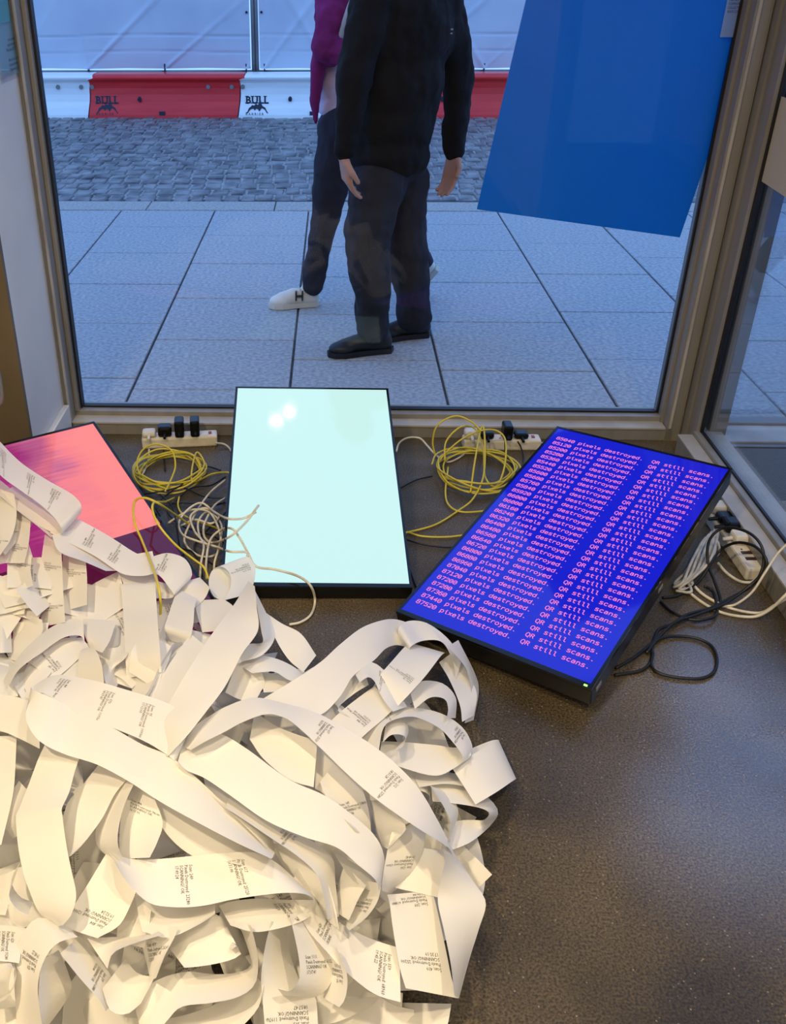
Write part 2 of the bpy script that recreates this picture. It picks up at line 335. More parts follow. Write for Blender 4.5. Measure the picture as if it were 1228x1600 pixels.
def slab_mesh(w_, d_):
    bm = bmesh.new(); g = 0.0055
    box(bm, -w_/2+g, w_/2-g, -d_/2+g*0.8, d_/2-g*0.8, -0.06, 0, 0.003, seg=1)
    me = bpy.data.meshes.new('paving_slab'); bm.to_mesh(me); bm.free(); me.materials.append(M['paving']); return me
for c in range(len(XS)-1):
    if c in J: ys = [U(cxp[c], y).y for y in J[c]]
    else:
        s0 = 7.1-random.random()*0.6; ys = [s0-0.62*k for k in range(6)]
    ys = sorted([y for y in ys if 3.5 < y < KY-0.1]); ys = [3.375]+ys+[KY]
    while ys[1]-ys[0] > 0.95: ys.insert(1, ys[1]-0.68)
    for a, b in zip(ys[:-1], ys[1:]):
        o = bpy.data.objects.new('paving_slab', slab_mesh(XS[c+1]-XS[c], b-a)); COL.objects.link(o); o.parent = pave
        o.location = ((XS[c]+XS[c+1])/2, (a+b)/2, -0.002+random.uniform(-.0015, .001))
# kerb stones
KY2 = U(480, 315.5).y
x = -6.2
while x < 6.5:
    l_ = random.uniform(0.85, 1.1)
    if abs(x-U(225, 322).x) < 0.5: l_ = l_
    boxo('kerb_stone', x+0.004, x+l_-0.004, KY+0.004, KY2, -0.12, 0.002, M['kerb'], pave, 0.006); x += l_
# cobbled road
road = boxo('floor.003', -9, 9, KY2, 13.5, -0.2, -0.014, M['mortar'], kind='structure'); road.name = 'road_floor'
def cob(x, y, w_, d_, h_, rz):
    a = w_/2; b = d_/2; k = 0.84; v = []
    for sx, sy in ((-1, -1), (1, -1), (1, 1), (-1, 1)): v.append((sx*a*random.uniform(.93, 1.03), sy*b*random.uniform(.93, 1.03), -0.05))
    for sx, sy in ((-1, -1), (1, -1), (1, 1), (-1, 1)): v.append((sx*a*random.uniform(.92, 1), sy*b*random.uniform(.9, 1), h_-0.008))
    for sx, sy in ((-1, -1), (1, -1), (1, 1), (-1, 1)): v.append((sx*a*k, sy*b*k, h_+random.uniform(-.004, .004)))
    c, s = math.cos(rz), math.sin(rz)
    v = [(x+p*c-q*s, y+p*s+q*c, z) for p, q, z in v]
    f = [(8, 9, 10, 11)]
    for i in range(4):
        j = (i+1) % 4; f.append((i, j, j+4, i+4)); f.append((i+4, j+4, j+8, i+8))
    return v, f
cobs = []
y = KY2+0.06
while y < 12.6:
    d_ = random.uniform(0.17, 0.21); x = -5.6+random.random()*0.1
    wv = 0.02*math.sin(y*7)
    while x < 6.0:
        w_ = random.uniform(0.105, 0.15)
        yy = y+d_/2+0.03*math.sin(x*1.7+y)+random.uniform(-.006, .006)
        cobs.append((x+w_/2, yy, w_-0.017, d_-0.022, random.uniform(-0.006, 0.003), random.uniform(-.05, .05)))
        x += w_
    y += d_
vis = [c for c in cobs if -0.32*c[1]-0.25 < c[0] < 0.50*c[1] and c[1] < 8.2]
vis.sort(key=lambda c: c[1]); near = set(map(id, vis[:300]))
bigv, bigf = [], []
for c in cobs:
    v, f = cob(*c)
    if id(c) in near: pymesh('cobble', v, f, M['cobble'], road)
    else:
        o_ = len(bigv); bigv += v; bigf += [tuple(i+o_ for i in q) for q in f]
pymesh('cobbles', bigv, bigf, M['cobble'], road, kind='stuff')

# water-filled barrier segments
BY = U(385, 188, -0.03).y
prof = [(a_, (b_+.03)*.90-.03) for a_, b_ in [(0.30, -0.03), (0.02, -0.03), (0.0, -0.015), (0.005, 0.03), (0.03, 0.10), (0.065, 0.17), (0.085, 0.25), (0.09, 0.32), (0.085, 0.38), (0.07, 0.405), (0.045, 0.415), (0.035, 0.44), (0.05, 0.465), (0.09, 0.475), (0.30, 0.475)]]
PITCH = UY(372, 150, BY).x-UY(136, 150, BY).x
x0 = UY(136, 150, BY).x
def barrier(i, colr):
    xa = x0+PITCH*i; xb = xa+PITCH
    names = {0: 'red plastic barrier unit left of centre with a dark bull logo', -1: 'white plastic barrier unit at the far left by the window frame', 1: 'white plastic barrier unit behind the walkers with a dark bull logo', 2: 'red plastic barrier unit right of the walker in black',
             3: 'white plastic barrier unit behind the blue poster', -2: 'red plastic barrier unit left of the window view', 4: 'red plastic barrier unit at the far right end'}
    t = empty('traffic_barrier', ((xa+xb)/2, BY, -0.03), names[i], 'barrier', 'red and white traffic barriers along the fence')
    cx = (xa+xb)/2; n = len(prof); vs = []
    for xx in (xa+0.006, xb-0.006):
        for (yy, zz) in prof:
            # the upper lip runs 7 cm past the joint like a tongue
            sh = 0.075 if zz > 0.385 else 0.0
            vs.append((xx-cx+sh+(0.03*math.sin(zz*6.0)-0.01 if zz < .385 else 0), yy, zz+0.03))
    fs = [(k, k+1, n+k+1, n+k) for k in range(n-1)]+[tuple(range(n)), tuple(range(n, 2*n))[::-1]]
    m = M['red'] if colr else M['bwhite']
    o = pymesh('shell', vs, fs, m, t)
    md = o.modifiers.new('b', 'BEVEL'); md.width = 0.004; md.segments = 2
    for fx in (0.028, 0.09, 0.80, 0.955):
        bm = bmesh.new(); cyl(bm, (fx*PITCH-PITCH/2, 0.092, 0.33), (fx*PITCH-PITCH/2, 0.07, 0.327), 0.022, seg=14)
        if fx != 0.09: bmobj('bolt', bm, M['bolt'], t)
        else: bm.free()
    bm = bmesh.new(); cyl(bm, (0.34*PITCH-PITCH/2, 0.09, 0.215), (0.34*PITCH-PITCH/2, 0.045, 0.203), 0.020, seg=14); bmobj('drain_plug', bm, M['navy'], t)
    boxo('forklift_slot', 0.47*PITCH-PITCH/2, 0.51*PITCH-PITCH/2, 0.0, 0.05, 0.05, 0.088, M['navy'], t)
    if i in (0, 1, 2, -2, 3):
        lx = -PITCH/2+0.075; ux = Vector((1, 0, 0)); 
        def yface(z):
            for (a, b), (c, d) in zip(prof[1:], prof[2:]):
                if min(b, d) <= z-0.03 <= max(b, d) and abs(d-b) > 1e-6: return a+(c-a)*((z-0.03-b)/(d-b))
            return 0
        vs2, fs2 = textmesh('BULL', 0.098, spacing=1.12, bold=0.0035)
        for lx_, wd_ in ((0.0, .03), (.058, .03), (.098, .026), (.125, .03), (.19, .03)):
            for zz_ in (0.0, .064): vs2 += [Vector((lx_-.004, zz_, 0)), Vector((lx_+wd_, zz_, 0)), Vector((lx_+wd_, zz_+.009, 0)), Vector((lx_-.004, zz_+.009, 0))]; k_ = len(vs2); fs2.append((k_-4, k_-3, k_-2, k_-1))
        ob = pymesh('logo_word', [(lx+v.x*1.05, yface(0.165+v.y)-0.004, 0.165+v.y) for v in vs2], fs2, M['navy'], t)
        # serifs thickened: heavy slab bars
        poly = [(0, 0), (.02, .01), (.035, .045), (.06, .062), (.07, .075), (.095, .07), (.115, .09), (.13, .075), (.155, .095), (.165, .125), (.172, .088), (.185, .066), (.215, .05), (.235, .012), (.25, 0), (.235, -.004), (.21, .03), (.18, .045), (.165, .03), (.15, .012), (.14, .03), (.12, .04), (.10, .022), (.085, .04), (.06, .035), (.04, .018), (.025, -.004)]
        bm = bmesh.new(); vv = [bm.verts.new((lx+a, yface(0.075+b)-0.004, 0.075+b)) for a, b in poly]; f_ = bm.faces.new(vv); bmesh.ops.triangulate(bm, faces=[f_])
        bmobj('logo_bull', bm, M['navy'], t)
        vs2, fs2 = textmesh('BARRIER', 0.034, spacing=1.5)
        pymesh('logo_word', [(lx+v.x*1.1, yface(0.052+v.y)-0.004, 0.052+v.y) for v in vs2], fs2, M['navy'], t)
for i in range(-2, 5): barrier(i, i % 2 == 0)

# fence panels with white mesh sheet
FY = BY+0.36
FPX = UY(401, 60, FY).x
ZB = UY(300, 110, FY).z
def fence(i):
    xa = FPX+3.5*i; xb = xa+3.46
    t = empty('fence_panel', ((xa+xb)/2, FY, -0.045), {0: 'temporary fence panel with white sheeting behind the walkers', -1: 'temporary fence panel with white sheeting left of the upright joint', 1: 'temporary fence panel with white sheeting behind the blue poster', -2: 'temporary fence panel with white sheeting beyond the left frame'}[i], 'fence', 'sheeted temporary fence panels')
    hw = (xb-xa)/2
    for sx in (-hw, hw):
        bm = bmesh.new(); cyl(bm, (sx, 0, 0), (sx, 0, 2.1), 0.021, seg=10); bmobj('upright', bm, M['galv'], t, True)
    zb = ZB+0.065
    for zz in (zb-0.035, 2.08):
        bm = bmesh.new(); cyl(bm, (-hw, 0, zz), (hw, 0, zz), 0.019, seg=10); bmobj('rail', bm, M['galv'], t, True)
    nx, nz = 170, 110; vs = []; fs = []
    ties = [-hw+0.08, -0.95, -0.1, 0.75, hw-0.08]
    for a in range(nx+1):
        for b in range(nz+1):
            x_ = -hw+0.03+(2*hw-0.06)*a/nx; z_ = (zb+0.0)+(2.1-zb)*b/nz; zz = z_-zb
            d = 0.035*noise.noise(Vector((x_*0.9+i*9, z_*0.8, 1)))
            for tx in ties:          # tension folds fanning from each tie
                rt_ = random.Random(int(tx*100)+i*7)
                for an in (rt_.uniform(.5, .95), rt_.uniform(-.9, .1)):
                    q = (x_-tx)-zz*an*1.6; d -= rt_.uniform(.008, .03)*math.exp(-(q/(0.018+0.045*zz))**2)*math.exp(-zz*rt_.uniform(.8, 2.5))
            for zf, am in ((0.33, 0.012), (0.17, 0.010), (0.72, 0.012), (1.1, 0.01)):
                d += am*math.exp(-((zz-zf-0.01*math.sin(x_*3))/0.007)**2)
            sag = 0.018*min(abs(x_-tx) for tx in ties)
            vs.append((x_, -0.03+d, z_+(sag if b == 0 else 0)))
    for a in range(nx):
        for b in range(nz):
            q = a*(nz+1)+b; fs.append((q, q+nz+1, q+nz+2, q+1))
    pymesh('sheeting', vs, fs, M['tarp'], t, True)
    for tx in ties:
        boxo('cable_tie', tx-0.006, tx+0.006, -0.05, 0.0, zb-0.04, zb+0.05, M['gasket'], t)
    for zz in (0.55, 0.85):
        for s_ in (-1, 1):
            bm = bmesh.new(); cyl(bm, (s_*(hw-0.06), -0.05, zb+zz), (s_*(hw-0.06), -0.03, zb+zz), 0.013, seg=10); bmobj('eyelet', bm, M['gasket'], t)
    boxo('foot_block', -hw-0.12, -hw+0.1, -0.1, 0.25, 0, 0.12, M['gasket'], t, 0.02)
for i in (-2, -1, 0, 1): fence(i)

# ---------------------------------------------------------------- blue poster on the outside of the pane, notice and labels
PYY = WY+0.104
pc = [UY(745, 327, PYY), UY(1062, 371, PYY)]
ex = (pc[1]-pc[0]); pw = ex.length; ex.normalize(); up = Vector((-ex.z, 0, ex.x)).normalized()
if up.z < 0: up = -up
lf = (UY(822, 0, PYY)-pc[0]).normalized()
rt = (UY(1105, 247, PYY)-pc[1]).normalized()
print('poster', pw, math.degrees(math.acos(ex.dot(lf))), math.degrees(math.acos(ex.dot(rt))))
dr = (lf+rt).normalized()
vs = [pc[0], pc[1], pc[1]+dr*1.25, pc[0]+dr*1.25]; vs = vs+[v+Vector((0, 0.003, 0)) for v in vs]
pymesh('poster', vs, [(0, 1, 2, 3), (7, 6, 5, 4), (0, 4, 5, 1), (1, 5, 6, 2), (2, 6, 7, 3), (3, 7, 4, 0)], M['poster'], label='large plain blue poster hanging askew on the outside of the front window', category='poster')
# small card on the pane near the post
q0 = UY(1125, 58, WY+0.088); q1 = UY(1143, 59, WY+0.088)
ca = empty('window_card', q0, 'small pale card with a dark round badge stuck over the blue poster beside the post', 'card')
boxo('card', 0, 0.062, 0, 0.001, 0, 0.30, M['label'], ca)
bm = bmesh.new(); cyl(bm, (0.03, -0.002, 0.155), (0.03, 0.0, 0.155), 0.027, seg=28); bmobj('round_badge', bm, M['cardblue'], ca)
for k, s in enumerate(['ON SUPPORT', 'FOR ART', 'COMMUNITY', 'COLLECTION', 'SHOP.COM']):
    vs_, fs_ = textmesh(s, 0.010); pymesh('printed_line', [(0.006+v.x*0.72, -0.0006, 0.108-k*0.0105+v.y) for v in vs_], fs_, M['ink'], ca)
vs_, fs_ = textmesh('capital', 0.009); pymesh('printed_line', [(0.016+v.x*0.72, -0.0026, 0.152+v.y) for v in vs_], fs_, M['label'], ca)
# notice in a plastic sleeve on the white return wall
nx_ = LX+0.004
a0 = UX(35, 118, nx_)
nb = empty('wall_notice', (nx_, a0.y, a0.z), 'white printed notice in a clear plastic sleeve on the white wall, top left corner', 'notice')
boxo('sheet', 0, 0.0008, -0.21, -0.008, 0.012, 0.30, M['label'], nb)
boxo('plastic_sleeve', 0.002, 0.003, -0.225, 0.0, 0.0, 0.31, M['sleeve'], nb)
for k, s in enumerate(['is an overwhelming', 'and yet somewhat to', 'Mitte, Kunst 2007 / 2010', '', 'there to be and moved', 'in, few and how not so', 'Remembered by 2007']):
    if not s: continue
    vs_, fs_ = textmesh(s, 0.0135, align='RIGHT'); pymesh('printed_line', [(0.0035, -0.025+v.x*0.8, 0.105-k*0.0135+v.y) for v in vs_], fs_, M['ink'], nb)
boxo('teal_logo', 0.0009, 0.0034, -0.16, -0.055, 0.155, 0.215, M['teal'], nb)
# beige panel on the side glass, added to imitate a warm interior reflection
bq = [UX(1190, 283, 1.3205), UX(1231, 303, 1.3205), UX(1231, 150, 1.3205), UX(1219, 150, 1.3205)]
bx = [(1.3205, bq[0].y, bq[0].z), (1.3205, bq[1].y-0.25, bq[1].z-0.02), (1.3205, bq[1].y-0.25, bq[3].z), (1.3205, bq[0].y, bq[3].z)]
pymesh('window_reflection', bx+[(1.3190, b, c) for a, b, c in bx], [(3, 2, 1, 0), (4, 5, 6, 7), (0, 1, 5, 4), (1, 2, 6, 5), (2, 3, 7, 6), (3, 0, 4, 7)], M['beige'], label='plain pale beige panel imitating a warm reflection on the side window at the upper right', category='reflection_panel')
# door handle at the left edge on the brown door
hp = UX(0, 590, LX+0.05)
dh = tube('door_handle', [hp+Vector((-.03, -.03, -.07)), hp+Vector((0.0, -.03, -.06)), hp+Vector((0.008, -.03, 0)), hp+Vector((0, -.03, .06)), hp+Vector((-.03, -.03, .07))], 0.008, M['galv'], kind='structure')
dh.name = 'door_1'

# ================================================================ PEOPLE
def blob(name, parts, m, parent, vox=0.011, smooth=6, folds=0.0, **p):
    """continuous surface grown over tapered capsules and ellipsoids (voxel remesh)"""
    bm = bmesh.new()
    for q in parts:
        if q[0] == 'c':
            _, a, ra, b, rb = q; a = Vector(a); b = Vector(b)
            sph(bm, a, ra, 14); sph(bm, b, rb, 14)
            if (b-a).length > 1e-4: cyl(bm, a, b, ra, rb, 14)
        elif q[0] == 'e':
            _, c, r, rot = q; sph(bm, c, r, 20, Euler(rot).to_matrix().to_4x4())
        elif q[0] == 'b':
            _, c, sz, rot = q; T = Matrix.Translation(c)@Euler(rot).to_matrix().to_4x4(); box(bm, -sz[0], sz[0], -sz[1], sz[1], -sz[2], sz[2], M4=T)
    o = bmobj(name, bm, m, parent, **p)
    md = o.modifiers.new('r', 'REMESH'); md.mode = 'VOXEL'; md.voxel_size = vox; md.use_smooth_shade = True
    s = o.modifiers.new('s', 'SMOOTH'); s.iterations = smooth; s.factor = 0.5
    if folds:
        tx = bpy.data.textures.get('folds') or bpy.data.textures.new('folds', 'CLOUDS'); tx.noise_scale = 0.11; tx.noise_depth = 2
        d = o.modifiers.new('d', 'DISPLACE'); d.texture = tx; d.strength = folds; d.mid_level = 0.5; d.texture_coords = 'LOCAL'
    return o
def chain(P, R): return [('c', P[i], R[i], P[i+1], R[i+1]) for i in range(len(P)-1)]
def hand(wr, dirn, palmn, size=1.0, side=1):
    """five fingers off a palm: wr wrist, dirn towards the fingertips, palmn palm normal"""
    d = Vector(dirn).normalized(); n = Vector(palmn); n = (n-d*n.dot(d)).normalized(); s = d.cross(n)*side; wr = Vector(wr)
    ps = []
    kn = []
    for k, off in enumerate((-0.030, -0.010, 0.010, 0.029)):
        b = wr+d*0.085*size+s*off*size; kn.append(b); ps.append(('c', wr+d*0.01+s*off*0.5*size, 0.016*size, b, 0.0125*size))
    for k, (b, ln) in enumerate(zip(kn, (0.072, 0.082, 0.077, 0.060))):
        a = b; dd = d.copy()
        for j, (f, rr_) in enumerate(((.45, .0095), (.32, .0085), (.23, .0075))):
            dd = (dd+n*(0.28+0.08*k*.5)).normalized(); e = a+dd*ln*f*size
            ps.append(('c', a, rr_*size*1.05, e, rr_*size*0.95)); a = e
    a = wr+d*0.025*size-s*0.03*size; b = a+(d*0.7-s*0.6+n*.25).normalized()*0.038*size; c = b+(d*0.95-s*0.1+n*.4).normalized()*0.034*size
    ps += [('c', wr+d*0.015-s*.01, .016*size, a, 0.0145*size), ('c', a, .0135*size, b, .011*size), ('c', b, .0105*size, c, .0085*size)]
    return ps
def head(root, c, face, hairm, up=Vector((0, 0, 1))):
    """head centre c (mid-height); face = facing direction"""
    f = Vector(face).normalized(); s = f.cross(up).normalized(); rz = math.atan2(f.y, f.x)
    W = lambda a, b, z: Vector(c)+f*a+s*b+up*z
    ps = [('e', W(-0.01, 0, 0.02), (0.098, 0.078, 0.100), (0, 0, rz)), ('e', W(0.03, 0, -0.045), (0.062, 0.058, 0.07), (0, 0, rz)), ('c', W(0.072, 0, -0.095), 0.022, W(0.055, 0, -0.09), .03),
          ('c', W(0.092, 0, 0.012), 0.009, W(0.112, 0, -0.026), 0.013), ('e', W(0.0, 0.078, -0.005), (0.016, 0.008, 0.03), (0, 0, rz)), ('e', W(0.0, -0.078, -0.005), (0.016, 0.008, 0.03), (0, 0, rz)),
          ('e', W(0.08, 0, 0.026), (0.018, 0.05, 0.010), (0, 0, rz)), ('e', W(0.082, 0, -0.055), (0.014, 0.026, 0.010), (0, 0, rz))]
    for sd in (-1, 1):
        bm = bmesh.new(); sph(bm, W(0.081, 0.031*sd, 0.008), 0.0125, 12); bmobj('eye', bm, M['eye'], root, True)
        bm = bmesh.new(); sph(bm, W(0.0905, 0.031*sd, 0.008), 0.0055, 10); bmobj('iris', bm, M['iris'], root, True)
        tube('eyebrow', [W(0.088, 0.015*sd, 0.031), W(0.088, 0.032*sd, 0.036), W(0.074, 0.05*sd, 0.03)], 0.0035, hairm, root, 4, 6)
    tube('mouth', [W(0.084, -0.024, -0.056), W(0.098, 0, -0.054), W(0.084, 0.024, -0.056)], 0.0045, M['lip'], root, 4, 6)
    blob('hair', [('e', W(-0.025, 0, 0.04), (0.100, 0.088, 0.098), (0, 0, rz)), ('e', W(-0.055, 0, -0.02), (0.055, 0.075, 0.07), (0, 0, rz))], hairm, root, 0.008, 2)
    return ps
def shoe(name, heel, toe, m, sole, root, size=1.0, lift=0.0, label=None):
    heel = Vector(heel); toe = Vector(toe); d = (toe-heel).normalized(); up = Vector((0, 0, 1)); s = d.cross(up).normalized(); n = s.cross(d)
    W = lambda a, b, z: heel+d*a+s*b+n*z
    Ln = (toe-heel).length; k = Ln/0.29
    o = blob(name, [('c', W(.045*k, 0, .05), .040, W(.06*k, 0, .085), .044), ('c', W(.05*k, 0, .045), .038, W(.15*k, 0, .055), .040), ('c', W(.15*k, 0, .055), .040, W(.22*k, .004, .038), .036), ('e', W(.225*k, .0, .034), (.062*k, .046, .030), (0, math.asin(-d.z), math.atan2(d.y, d.x)))], m, root, 0.007, 4)
    bm = bmesh.new()
    P = [(-.0, .0), (.02, .034), (.08, .034), (.15, .037), (.22, .048), (.265, .038), (.29, .012)]
    ring = [(a*k, b) for a, b in P]+[(a*k, -b) for a, b in P[::-1] if b > 0]
    vv = [W(a, b, 0.0) for a, b in ring]+[W(a, b, 0.024) for a, b in ring]; n_ = len(ring)
    pymesh('sole', vv, [tuple(range(n_))[::-1], tuple(range(n_, 2*n_))]+[(i, (i+1) % n_, (i+1) % n_+n_, i+n_) for i in range(n_)], sole, root)
    for j in range(4):
        a = (.115+.028*j)*k; tube('lace', [W(a, -.022, .088-.007*j), W(a+.004, 0, .098-.008*j), W(a, .022, .088-.007*j)], .003, sole, root, 3, 5)
    return W

G = lambda px, py, Y: UY(px, py, Y)
# --- walker in black
def walker_black():
    t = empty('person', (U(590, 540).x, 4.2, 0), 'person in a black sweatshirt and charcoal trousers walking left past the window', 'person')
    org = t.location; sub = lambda P: [Vector(p)-org for p in P]
    Yc = 4.2
    g = lambda px, py, Y=Yc: G(px, py, Y)-org
    shR = g(583, -5, 4.05); shL = g(688, 0, 4.28)
    elR = g(553, 128, 3.98); wrR = g(537, 243, 3.95)
    elL = g(716, 122, 4.36); wrL = g(709, 240, 4.30)
    neck = g(632, -40, 4.18); chest = g(628, 60, 4.18); waist = g(612, 170, 4.2); pel = g(606, 240, 4.2)
    # legs
    hF = g(588, 262, 4.12); kF = g(573, 382, 4.04); aF = U(588, 522, 0.09)-org; aF.y = 4.05-org.y
    aF = g(583, 505, 4.08)
    hB = g(632, 262, 4.28); kB = g(632, 375, 4.26); aB = g(643, 492, 4.27)
    hd = g(610, -165, 4.18)
    fac = Vector((-1, 0.05, -0.05))
    body = [('c', neck, .055, g(618, -110, 4.18), .052), ('e', chest, (.15, .11, .19), (0, 0, .6)), ('c', chest, .11, pel, .085)]
    body += chain([shR, elR, wrR], [.05, .042, .028])+chain([shL, elL, wrL], [.05, .042, .028])+chain([g(598, 290, 4.15), kF, aF], [.065, .048, .032])+chain([g(625, 290, 4.22), kB, aB], [.065, .048, .032])+[('c', pel, .085, g(610, 285, 4.19), .075)]
    body += [('c', neck, .07, shR, .05), ('c', neck, .07, shL, .05)]
    body += hand(wrR, g(545, 300, 3.97)-wrR, Vector((1, .3, 0)), 1.15, -1)+hand(wrL, g(700, 300, 4.26)-wrL, Vector((-.8, -.6, 0)), 1.15, 1)
    body += head(t, hd, fac, M['hair'])
    blob('body', body, M['skin'], t, 0.0065, 3)
    # sweatshirt
    parts = [('e', g(634, 40, 4.18), (.205, .145, .27), (0, 0, .55)), ('e', g(622, 130, 4.18), (.195, .15, .22), (0, 0, .35)), ('e', g(612, 195, 4.18), (.185, .15, .15), (0, 0, .2)), ('e', g(607, 240, 4.18), (.172, .155, .11), (0, 0, .1)),
             ('c', neck+Vector((0, 0, -.03)), .085, shR, .085), ('c', neck+Vector((0, 0, -.03)), .085, shL, .085), ('c', neck, .075, neck+Vector((0, 0, .02)), .07)]
    parts += chain([shR, elR, wrR+(elR-wrR).normalized()*.02], [.088, .068, .046])+chain([shL, elL, wrL+(elL-wrL).normalized()*.015], [.092, .072, .046])
    blob('sweatshirt', parts, M['jacket'], t, 0.010, 8, 0.035)
    for wv, ev in ((wrR, elR), (wrL, elL)):
        d = (ev-wv).normalized(); bm = bmesh.new(); cyl(bm, wv+d*.0, wv+d*.05, .041, .044, 20); bmobj('cuff', bm, M['jacket'], t, True)
    # small pale mark on the upper sleeve
    mk = g(702, 45, 4.17)
    boxo('sleeve_mark', mk.x-.02, mk.x+.014, mk.y-.012, mk.y-.008, mk.z-.004, mk.z+.002, M['strap'], t)
    boxo('sleeve_mark', mk.x-.014, mk.x+.012, mk.y-.012, mk.y-.008, mk.z-.018, mk.z-.013, M['strap'], t)
    parts = [('e', g(608, 262, 4.2), (.145, .115, .10), (0, 0, 0))]+chain([g(592, 280, 4.13), kF, g(580, 450, 4.06), aF+Vector((0, 0, -.02))], [.118, .098, .080, .076])+chain([g(630, 290, 4.26), g(630, 330, 4.27), kB, g(643, 440, 4.27), aB+Vector((.01, 0, -.01))], [.115, .108, .096, .086, .080])
    blob('trousers', parts, M['jeans'], t, 0.010, 6, 0.035)
    hl = U(615, 548, 0)-org; to = U(512, 557, 0)-org
    shoe('shoe', hl, to, M['blackshoe'], M['blackshoe'], t)
    hl = U(672, 524, 0)-org; to = U(590, 531, 0)-org
    shoe('shoe', hl, to, M['blackshoe'], M['blackshoe'], t)
walker_black()
# --- second walker behind, white trainers
def walker_magenta():
    Yc = 4.78
    t = empty('person', (U(540, 480).x, Yc, 0), 'person in a magenta jacket, dark trousers and white trainers walking half hidden', 'person')
    org = t.location; g = lambda px, py, Y=Yc: G(px, py, Y)-org
    neck = g(560, -45); chest = g(556, 40); waist = g(545, 130); pel = g(545, 190)
    shR = g(525, -15, 4.68); shL = g(592, -15, 4.9); elR = g(512, 70, 4.6); wrR = g(560, 90, 4.55); elL = g(610, 80, 4.98); wrL = g(600, 150, 5.0)
    hF = g(535, 200, 4.72); kF = g(512, 320, 4.70); aF = g(488, 446, 4.72)
    hB = g(560, 200, 4.88); kB = g(612, 330, 4.88); aB = g(660, 408, 4.90)
    hd = g(545, -150)
    body = [('c', neck, .05, g(550, -100), .048), ('e', chest, (.13, .10, .17), (0, 0, .4)), ('c', chest, .1, pel, .11)]
    body += chain([shR, elR, wrR], [.045, .038, .026])+chain([shL, elL, wrL], [.045, .038, .026])+chain([hF, kF, aF], [.07, .045, .03])+chain([hB, kB, aB], [.07, .045, .03])
    body += [('c', neck, .06, shR, .045), ('c', neck, .06, shL, .045)]
    body += hand(wrR, Vector((.8, -.2, -.1)), Vector((0, .3, -1)), .92, -1)+hand(wrL, Vector((-.1, 0, -1)), Vector((-1, 0, 0)), .92, 1)
    body += head(t, hd, Vector((-1, -.1, 0)), M['hair'])
    blob('body', body, M['skin'], t, 0.0065, 3)
    blob('shirt', [('e', g(548, 60), (.15, .12, .24), (0, 0, .2)), ('e', g(535, 130), (.135, .115, .15), (0, 0, 0)), ('e', g(530, 165), (.115, .1, .06), (0, 0, 0))], M['lilac'], t, .01, 6, .03)
    blob('jacket', [('e', g(552, 10), (.17, .14, .2), (0, 0, .3)), ('c', shR, .08, elR, .07), ('c', elR, .07, wrR, .05), ('c', shL, .08, elL, .07), ('c', elL, .07, wrL, .05), ('c', g(520, 30, 4.68), .075, g(512, 85, 4.66), .055), ('c', neck, .07, chest, .1)], M['magenta'], t, .01, 6, .05)
    # jacket front hanging loose to a point
    blob('jacket_front', [('c', g(508, 60, 4.66), .045, g(497, 110, 4.66), .034), ('c', g(497, 110, 4.66), .034, g(492, 160, 4.66), .022), ('c', g(492, 160, 4.66), .022, g(493, 190, 4.66), .009)], M['magenta'], t, .008, 4, .02)
    P = [g(562, -20, 4.6), g(548, 10, 4.58), g(532, 60, 4.57), g(527, 78, 4.58)]
    for dx in (0,): tube('bag_strap', P, .016, M['strap'], t, 6, 8)
    blob('trousers', [('e', g(536, 200), (.13, .12, .11), (0, 0, 0))]+chain([hF, g(520, 265, 4.71), kF, g(497, 390, 4.71), aF], [.105, .092, .078, .062, .055])+chain([hB, kB, aB], [.105, .078, .055]), M['trousers'], t, .01, 6, .03)
    W = shoe('shoe', U(500, 476, 0)-org, U(420, 481, 0)-org, M['whiteshoe'], M['sole'], t)
    # dark H on the side of the shoe
    hs = g(467, 468, 4.64); a = .016
    for q in ((-a-.004, -a+.004, -.022, .022), (a-.004, a+.004, -.022, .022), (-a, a, -.004, .004)):
        hy = (U(500, 476, 0)-org).y
        boxo('shoe_letter', hs.x+q[0], hs.x+q[1], hy-.074, hy-.045, hs.z+q[2], hs.z+q[3], M['ink'], t)
    heel = g(688, 418, 4.9); toe = g(655, 455, 4.9)
    to = heel+(toe-heel).normalized()*0.25
    shoe('shoe', heel, to, M['whiteshoe'], M['sole'], t)
walker_magenta()

# ================================================================ MONITORS
def monitor(name, org, R, w_, h_, label, screen_mat, thick=0.05, led=False):
    """front face rectangle: origin bottom centre, x right, y up the screen, z out of the screen"""
    t = empty(name, (0, 0, 0), label, 'monitor')
    T = Matrix.Translation(org)@R.to_4x4(); t.matrix_world = T
    hw = w_/2; b = 0.008
    boxo('casing', -hw-b, hw+b, -b-0.006, h_+b, -thick, -0.004, M['black'], t, 0.004)
    boxo('rear_housing', -hw*0.7, hw*0.7, h_*0.18, h_*0.8, -thick-0.018, -thick, M['black'], t, 0.008)
    bm = bmesh.new()
    for q in ((-hw-b, hw+b, h_, h_+b), (-hw-b, hw+b, -b-.006, 0), (-hw-b, -hw, 0, h_), (hw, hw+b, 0, h_)): box(bm, q[0], q[1], q[2], q[3], -0.006, 0.0015)
    bmobj('bezel', bm, M['blackgloss'], t)
    vs = [(-hw, 0, 0), (hw, 0, 0), (hw, h_, 0), (-hw, h_, 0)]
    pymesh('screen', vs, [(0, 1, 2, 3)], screen_mat, t)
    return t
def scrmat(name, col, strength):
    m = mat(name, (0.004, 0.004, 0.006), 0.06, spec=0.6, emit=col, estr=strength); return m
def screenR(a, b, c): return Euler((a, 0, 0)).to_matrix(), b, c
